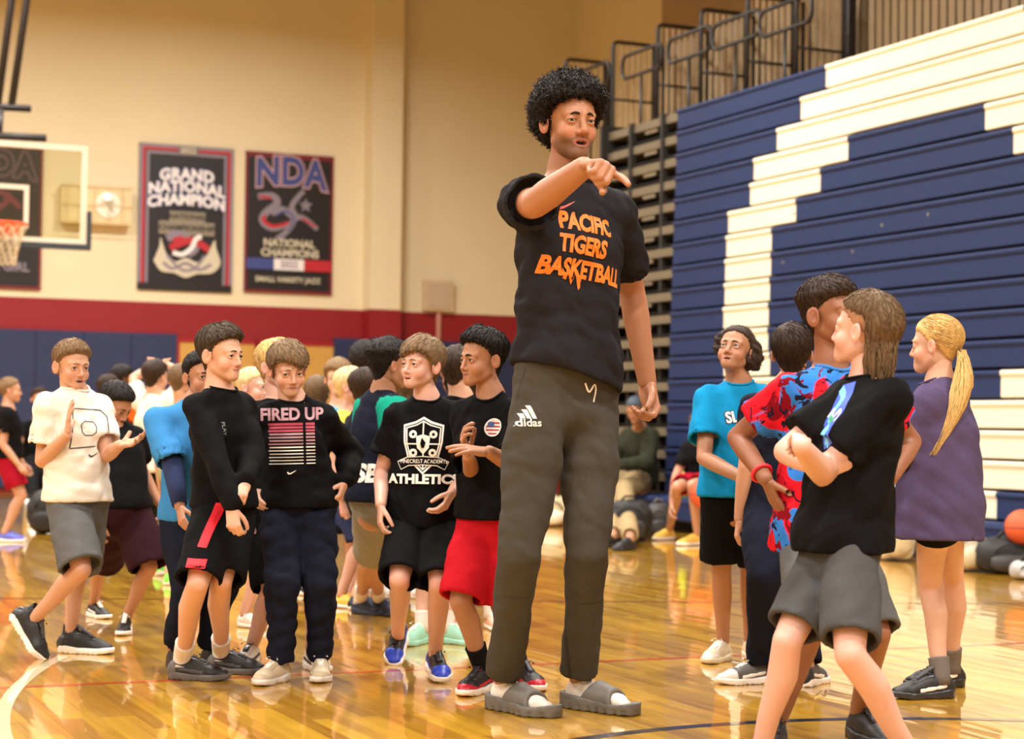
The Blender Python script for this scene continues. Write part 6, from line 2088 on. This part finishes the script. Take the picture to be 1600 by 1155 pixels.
B('short-haired boy in olive T-shirt seen from behind at the blue-shirted boy', H=1.27, base=(281, 915), yaw=165, hy=150, skin='light', hair='buzz', hairmat=H_BROWN, hseed=7, shirt=tee(K_OLIVE, hem=.05), pants=shorts(K_BLACK), shoe=shoe(R_GREEN), head=(283, 596))
B('boy in orange T-shirt with black hair in front of the navy wall pads', H=1.42, base=(186, 830), yaw=150, hy=120, skin='dark', hair='curly', hairmat=H_BLACK, hseed=9, shirt=tee(K_ORANGE), pants=longs(K_BLACK), shoe=shoe(R_BLACK))
B('dark-haired child in dark top behind the white-shirted boy', H=1.28, base=(164, 862), yaw=40, hy=60, skin='tan', hair='short', hairmat=H_DARK, hseed=10, shirt=tee(K_NAVY), pants=longs(K_BLACK), shoe=shoe(R_BLACK))
bl_ = B('boy in light blue T-shirt over navy long sleeves, half behind the striped-shorts boy', H=1.24, D=7.25, base=(302, 1018), yaw=30, cyaw=25, hy=32, pelvis=(302, 800), neck=(303, 632), head=(316, 590, -.02), skin='tan', hair='short', hairmat=H_BLACK, hseed=12, far=False, mid=True, nstr=500,
  RS=(-.03, -.03, 0), RE=(270, 728, -1), RW=(281, 792, -1), shirt=tee(K_SKY, sleeve=.9, hem=.03), pants=longs(K_NAVY), shoe=shoe(R_BLACK, R_BLACK), gaze=(.2, 0))
_j = bl_['J']; _e, _w = _j['RE'], _j['RW']; _s = _j['RS']
MB().tube([_e + (_s - _e) * .2, _e, _e + (_w - _e) * .5, _w - (_w - _e) * .05], [.040, .041, .036, .029], 14).build('undersleeve', K_DENIM, bl_['root'], smooth=True)
B('pale blond boy glimpsed between the two black long-sleeved boys', H=1.20, D=8.4, base=(396, 978), yaw=60, hy=70, head=(395, 606), facevis=True, skin='pink', hair='buzz', hairmat=H_PALE, hseed=13, shirt=tee(K_WHITE), pants=shorts(K_BLACK), shoe=shoe(R_WB))
B('blond boy with prominent ear right behind the FIRED UP boy', H=1.30, D=7.3, base=(448, 1042), yaw=25, hy=60, head=(434, 574), neck=(438, 622), pelvis=(440, 795), RA=(394, 1008), LA=(487, 1014), RF=-10, LF=25, skin='pink', hair='short', hairmat=H_BLOND, hseed=14, far=False, mid=True, nstr=500, facevis=False,
  shirt=tee(K_BLACK), pants=shorts(K_BLACK, len=.98), shoe=shoe(R_WB, R_WHITE, lace=R_BLACK, patch=R_BLACK), foot=.175)
B('dark-haired girl in the gap right of the FIRED UP boy', H=1.22, base=(492, 930), yaw=200, hy=170, skin='light', hair='long', hairmat=H_BROWN, hseed=15, shirt=tee(K_BLACK), pants=longs(K_BLACK), shoe=shoe(R_BLACK))
B('sandy-haired boy facing the camera behind the teal-sleeved boy', H=1.30, base=(527, 935), yaw=5, hy=0, head=(528, 592), skin='fair', hair='swoop', hairmat=H_SANDY, hseed=16, shirt=tee(K_AQUA), pants=shorts(K_DENIM), shoe=shoe(R_BLACK, R_BLACK), facevis=True)
B('blond boy in profile in yellow and blue shirt', H=1.25, base=(541, 948), yaw=70, hy=80, head=(548, 606), facevis=True, skin='pink', hair='short', hairmat=H_PALE, hseed=17, shirt=tee(K_YELLOW, hem=.0), pants=shorts(K_DENIM), shoe=shoe(R_YEL))
B('dark-haired boy with a cropped nape in front of the blond boy in profile', H=1.25, base=(564, 955), yaw=120, hy=140, head=(570, 608), skin='light', hair='short', hairmat=H_DARK, hseed=18, shirt=tee(K_NAVY), pants=shorts(K_NAVY), shoe=shoe(R_BLACK))
B('child with a big black afro behind the teal-sleeved boy', H=1.36, base=(572, 895), yaw=160, hy=170, head=(571, 566), skin='dark', hair='afro', hairmat=H_BLACK, hseed=19, nstr=700, shirt=tee(K_NAVY), pants=longs(K_BLACK), shoe=shoe(R_BLACK))
sb = B('boy in navy and teal raglan shirt marked SB with grey shorts, seen from behind', H=1.34, D=7.75, base=(585, 972), yaw=125, cyaw=120, hy=120, pelvis=(588, 775), neck=(598, 612), head=(607, 572), RA=(563, 935), LA=(592, 936), RF=60, LF=40, skin='tan', hair='fade', hairmat=H_BLACK, hseed=20, far=False, mid=True, facevis=False, nstr=500,
  shirt=tee(K_NAVY, hem=.02, ease=.024), pants=shorts(K_LGREY, len=.92), sock=dict(mat=K_SOCK, h=.22), shoe=shoe(R_NAVY, R_NAVY, lace=R_NAVY), foot=.178)
decal(sb, 'shirt', [T('SB', P_WHITE, .10, 0, 0, bold=.05, shear=.15)], 572, 741, facing=-20)
# teal raglan sleeves laid over the shirt
for sd in 'RL':
    j = sb['J']; S, E = j[sd + 'S'], j[sd + 'E']
    MB().tube([j['nk'] - j['up'] * .045, S + (E - S) * .05, S + (E - S) * .35, S + (E - S) * .70], [.052, .074, .070, .070], 18).build('sleeve', K_TEAL, sb['root'], smooth=True)
B('brown long-haired girl mostly hidden behind the ATHLETICS boy', H=1.27, base=(628, 935), yaw=180, hy=185, skin='light', hair='long', hairmat=H_BROWN, hseed=22, shirt=tee(K_BLACK), pants=longs(K_BLACK), shoe=shoe(R_WB, R_WHITE, toecap=R_RED))
B('dark-haired boy in black T-shirt and mint shoes between the ATHLETICS boy and red-shorts boy', H=1.30, D=7.5, base=(706, 1005), yaw=200, hy=155, head=(716, 580), neck=(722, 622), RA=(698, 978), LA=(660, 978), RF=60, LF=-30, skin='fair', hair='short', hairmat=H_DARK, hseed=23, far=False, mid=True, facevis=False, nstr=400,
  shirt=tee(K_BLACK, hem=.03), pants=shorts(K_BLACK), sock=dict(mat=K_SOCK, h=.2), shoe=shoe(R_MINT, R_MINT, lace=R_WHITE), foot=.18)
B('dark-haired child in purple and yellow shirt glimpsed over the ATHLETICS shoulder', H=1.30, base=(708, 950), yaw=190, hy=200, skin='tan', hair='long', hairmat=H_BLACK, hseed=24, shirt=tee(K_PLUM), pants=longs(K_BLACK), shoe=shoe(R_BLACK, R_WHITE, toecap=R_RED))
B('child in coral sneakers and white socks just left of the tall man', H=1.24, base=(742, 982), yaw=180, hy=180, skin='light', hair='short', hairmat=H_DARK, hseed=25, shirt=tee(K_BLACK), pants=shorts(K_BLACK), sock=dict(mat=K_SOCK, h=.35), shoe=shoe(R_PINK, R_WHITE, lace=R_WHITE), RF=20, LF=-160)
# ================================================================== people sitting by the bleachers and the wall, bags and balls
# seated man on the pulled-out bench
sm = on_u(1003, 742, U_BL - .12)
B('seated man in dark green hoodie and khaki trousers on the bleacher bench', H=1.72, adult=True, far=True, pelvis=(998, 742), D=float(sm[1]) - .1, yaw=-48, hy=-25, hp=25, neck=(1000, 668, -.22), head=(992, 640, -.30), hh=.125,
  RE=('d', .25, .5, -.8), RW=('d', -.4, .8, -.1), LE=('d', .25, .5, -.8), LW=('d', -.4, .8, -.1), RK=(948, 755, -1), LK=(975, 762, -1), RA=(958, 838), LA=(985, 842), skin='tan', hair='buzz', hairmat=hair_mat('cap_grey', (70, 80, 90)),
  shirt=dict(mat=K_FOREST, ease=.04, hem=.05, sleeve='long', fold=.006), pants=longs(K_KHAKI, ease=.02), shoe=shoe(R_BLACK, R_BLACK))
# seated child in red shorts
B('child in red shorts sitting on the bench edge with white and yellow shoes', H=1.45, far=True, pelvis=(1098, 750), D=15.0, yaw=-30, hy=-30, neck=(1096, 690, -.08), head=(1092, 668, -.1),
  RE=('d', .2, .4, -.8), LE=('d', .2, .4, -.8), RK=(1058, 760, -1), LK=(1082, 758, -1), RA=(1046, 828), LA=(1090, 836), RF=-50, LF=-60, skin='light', hair='short', hairmat=H_BROWN,
  shirt=tee(K_BLACK), pants=shorts(K_REDSH, len=.8), shoe=shoe(R_YEL, R_WHITE), foot=.18)
# figures resting in the dark by the back wall
for k, (px, py, lab, cl, hm, ss) in enumerate(((58, 806, 'dark-haired child in dark clothes sitting against the navy pads at far left', K_BLACK, H_DARK, 'light'),
        (112, 796, 'child in black sitting on the floor behind the white-shirted boy', K_BLACK, H_BLACK, 'tan'))):
    b_ = ground(px, py)
    B(lab, H=1.40, far=True, pelvis=(px, py - 36), D=float(b_[1]), yaw=20 + 25 * k, hy=30, neck=(px + 2, py - 150, .05), head=(px + 4, py - 182, .0), RE=('d', .3, .5, -.7), LE=('d', .3, .5, -.7), RK=(px - 8, py - 84, -1), LK=(px + 16, py - 82, -1), RA=(px - 6, py + 2), LA=(px + 20, py + 3),
      skin=ss, hair='short', hairmat=hm, shirt=tee(cl), pants=longs(K_BLACK), shoe=shoe(R_WB))

def blob_bag(label, px, py, w, h, dp, m, seed, strap=None, trim=None, name='backpack', cat='bag', lean=0.0, group='bags along the bleachers'):
    """soft bag resting on the floor: squashed body, pocket, straps and zip"""
    b = ground(px, py); nz = Noise(seed)
    r = root(name, b, label, cat, group)
    ux = UX if False else np.array([1.0, 0, 0]); uy = np.array([0, 1.0, 0])
    def f(P):
        q = P - f32a(b + ZUP * h * .5)
        x = q[:, 0] - lean * q[:, 2]; y = q[:, 1]; z = q[:, 2]
        k = ((np.abs(x) / (w / 2)) ** 2.8 + (np.abs(y) / (dp / 2)) ** 2.6 + (np.abs(z) / (h / 2)) ** 2.8) ** (1 / 2.7)
        d = (k - 1) * min(w, h, dp) * .42 + .012 * nz.ridge(P, 5) + .006 * nz(P, 9)
        return smax(d, -(P[:, 2] - f32(.004)), .01)
    V, F, _ = sdf_mesh(f, b + np.array([-w * .75, -dp * .75, -.02]), b + np.array([w * .75, dp * .75, h * 1.2]), .022)
    o = link('bag_body', new_mesh('bag_body', V, F, True), m, r)
    def pk(P):
        q = P - f32a(b + np.array([0, -dp * .42, h * .32])); 
        k = ((np.abs(q[:, 0]) / (w * .34)) ** 3 + (np.abs(q[:, 1]) / (dp * .22)) ** 2.5 + (np.abs(q[:, 2]) / (h * .24)) ** 3) ** (1 / 2.8)
        return (k - 1) * min(w, h) * .2 + .008 * nz.ridge(P, 6)
    V, F, _ = sdf_mesh(pk, b + np.array([-w * .5, -dp * .8, 0.0]), b + np.array([w * .5, 0, h * .7]), .022)
    link('front_pocket', new_mesh('front_pocket', V, F, True), trim or m, r)
    t0 = [b + np.array([w * .22 * s_, -dp * .15, h * .92]) for s_ in (-1, 1)]
    MB().tube([t0[0], t0[0] * .7 + t0[1] * .3 + ZUP * .06, t0[0] * .3 + t0[1] * .7 + ZUP * .06, t0[1]], .012, 6).build('top_handle', strap or M_BDARK, r, smooth=True)
    MB().tube([b + np.array([w * .3 * math.cos(t), -dp * .50 - .01 * math.sin(t), h * .55 + h * .3 * math.sin(t)]) for t in np.linspace(.1, 3.0, 12)], .006, 5).build('zip', strap or M_BDARK, r)
    return r
BAG_BLACK = mat('bag_black', (22, 21, 22), rough=.6, noise=.3, nscale=14, bump=.3, bscale=20)
BAG_DGREY = mat('bag_dark_grey', (52, 50, 50), rough=.6, noise=.3, nscale=14, bump=.3, bscale=20)
BAG_WHITE = mat('bag_white', (228, 218, 196), rough=.6, noise=.15, nscale=10, bump=.3, bscale=16)
BAG_TAN = mat('bag_beige', (196, 178, 138), rough=.6, noise=.25, nscale=12, bump=.3, bscale=16)
BAG_RED = mat('bag_red', (180, 30, 40), rough=.6, noise=.15, nscale=10)
BAG_GREY = mat('bag_silver', (170, 168, 168), rough=.5, noise=.15, nscale=10)
BAG_BLUE = mat('bag_blue', (60, 80, 180), rough=.5, noise=.15, nscale=10)
blob_bag('slumped black backpack at the feet of the seated man', 982, 846, .38, .34, .26, BAG_BLACK, 1, trim=BAG_DGREY)
blob_bag('dark grey gym bag under the bench right of the black backpack', 1028, 842, .22, .30, .22, BAG_DGREY, 2, strap=R_GREY)
blob_bag('beige bag heaped on the floor seen between the man\'s legs', 862, 822, .32, .28, .3, BAG_TAN, 3, trim=BAG_WHITE)
blob_bag('white duffel with red trim under the bleachers between mullet boy and purple girl', 1398, 876, .30, .46, .3, BAG_WHITE, 4, trim=BAG_TAN)
blob_bag('cream knotted bag just right of the purple girl\'s legs', 1512, 892, .26, .26, .26, BAG_WHITE, 5, trim=BAG_TAN)
blob_bag('big black duffel bag at the right picture edge', 1572, 896, .40, .24, .3, BAG_BLACK, 6, trim=BAG_DGREY)
blob_bag('light grey pouch at the right edge in front of the black duffel', 1606, 906, .22, .12, .16, BAG_GREY, 7)
blob_bag('black backpack lying on the floor by the wall at far left', 84, 834, .42, .36, .34, BAG_BLACK, 8, group='bags by the wall')
blob_bag('beige pile of clothes by the wall behind the white-shirted boy', 138, 828, .4, .2, .3, BAG_TAN, 9, group='bags by the wall', name='clothes_pile', cat='clothes')
# drinks
def bottle(label, px, py, r, h, m, cap):
    b = ground(px, py)
    t = root('water_bottle', b, label, 'bottle')
    MB().lathe([(r * .9, 0), (r, .01), (r, h * .72), (r * .8, h * .82), (r * .45, h * .88), (r * .45, h * .9)], b, 14).build('bottle_body', m, t, smooth=True)
    MB().lathe([(r * .52, h * .9), (r * .55, h * .91), (r * .55, h * .985), (r * .45, h)], b, 14).build('cap', cap, t, smooth=True)
bottle('grey metal water bottle standing on the floor by the far wall', 43, 822, .045, .27, M_STEEL, R_BLACK)
def on_bench(px, dy=.0):
    p = on_u(px, 740, U_BL - .2); return np.array([p[0], p[1], ZB + .004])
for (px, r_, h_, m, cp, lab) in ((1058, .045, .25, BAG_BLUE, R_YEL, 'blue water bottle standing on the bench beside the seated child'), (1068, .04, .28, mat('bottle_lime', (214, 226, 60), rough=.4), R_BLUEV, 'lime yellow bottle standing on the bench beside the blue one')):
    b = on_bench(px); t = root('water_bottle', b, lab, 'bottle')
    MB().lathe([(r_ * .9, 0), (r_, .01), (r_, h_ * .72), (r_ * .8, h_ * .82), (r_ * .45, h_ * .88), (r_ * .45, h_ * .9)], b, 14).build('bottle_body', m, t, smooth=True)
    MB().lathe([(r_ * .52, h_ * .9), (r_ * .55, h_ * .91), (r_ * .55, h_ * .985), (r_ * .45, h_)], b, 14).build('cap', cp, t, smooth=True)
# basketballs
def basketball(label, c, rad=.118):
    t = root('basketball', c, label, 'ball', 'basketballs')
    def sph(n=24, m_=14):
        V = [(0, 0, rad)]; F = []
        for i in range(1, m_):
            a = math.pi * i / m_
            for k in range(n): V.append((rad * math.sin(a) * math.cos(2 * math.pi * k / n), rad * math.sin(a) * math.sin(2 * math.pi * k / n), rad * math.cos(a)))
        V.append((0, 0, -rad)); e = len(V) - 1
        for k in range(n): F.append((0, 1 + k, 1 + (k + 1) % n)); F.append((e, 1 + (m_ - 2) * n + (k + 1) % n, 1 + (m_ - 2) * n + k))
        for i in range(m_ - 2):
            for k in range(n): F.append((1 + i * n + k, 1 + (i + 1) * n + k, 1 + (i + 1) * n + (k + 1) % n, 1 + i * n + (k + 1) % n))
        return np.array(V), F
    V, F = sph()
    link('skin_panels', new_mesh('skin_panels', V + c, F, True), mat('ball_orange', (206, 84, 40), rough=.6, bump=.2, bscale=120), t)
    for (a, b_) in (((1, 0, 0), (0, 1, 0)), ((1, 0, 0), (0, 0, 1)), ((0, 1, 0), (0, 0, 1))):
        a = np.array(a, float); b_ = np.array(b_, float)
        MB().tube([c + (a * math.cos(q) + b_ * math.sin(q)) * rad for q in np.linspace(0, 2 * math.pi, 33)[:-1]], .0028, 5, closed=True).build('seam', R_BLACK, t)
bb = ground(1596, 884); pb = on_u(1597, 824, U_BL - .30)
basketball('orange basketball resting behind the black duffel at right picture edge', np.array([pb[0], pb[1], pb[2]]))
lapb = at(1101, 772, 14.55)
basketball('orange basketball held in the lap of the seated child', np.array([lapb[0], lapb[1], lapb[2]]))
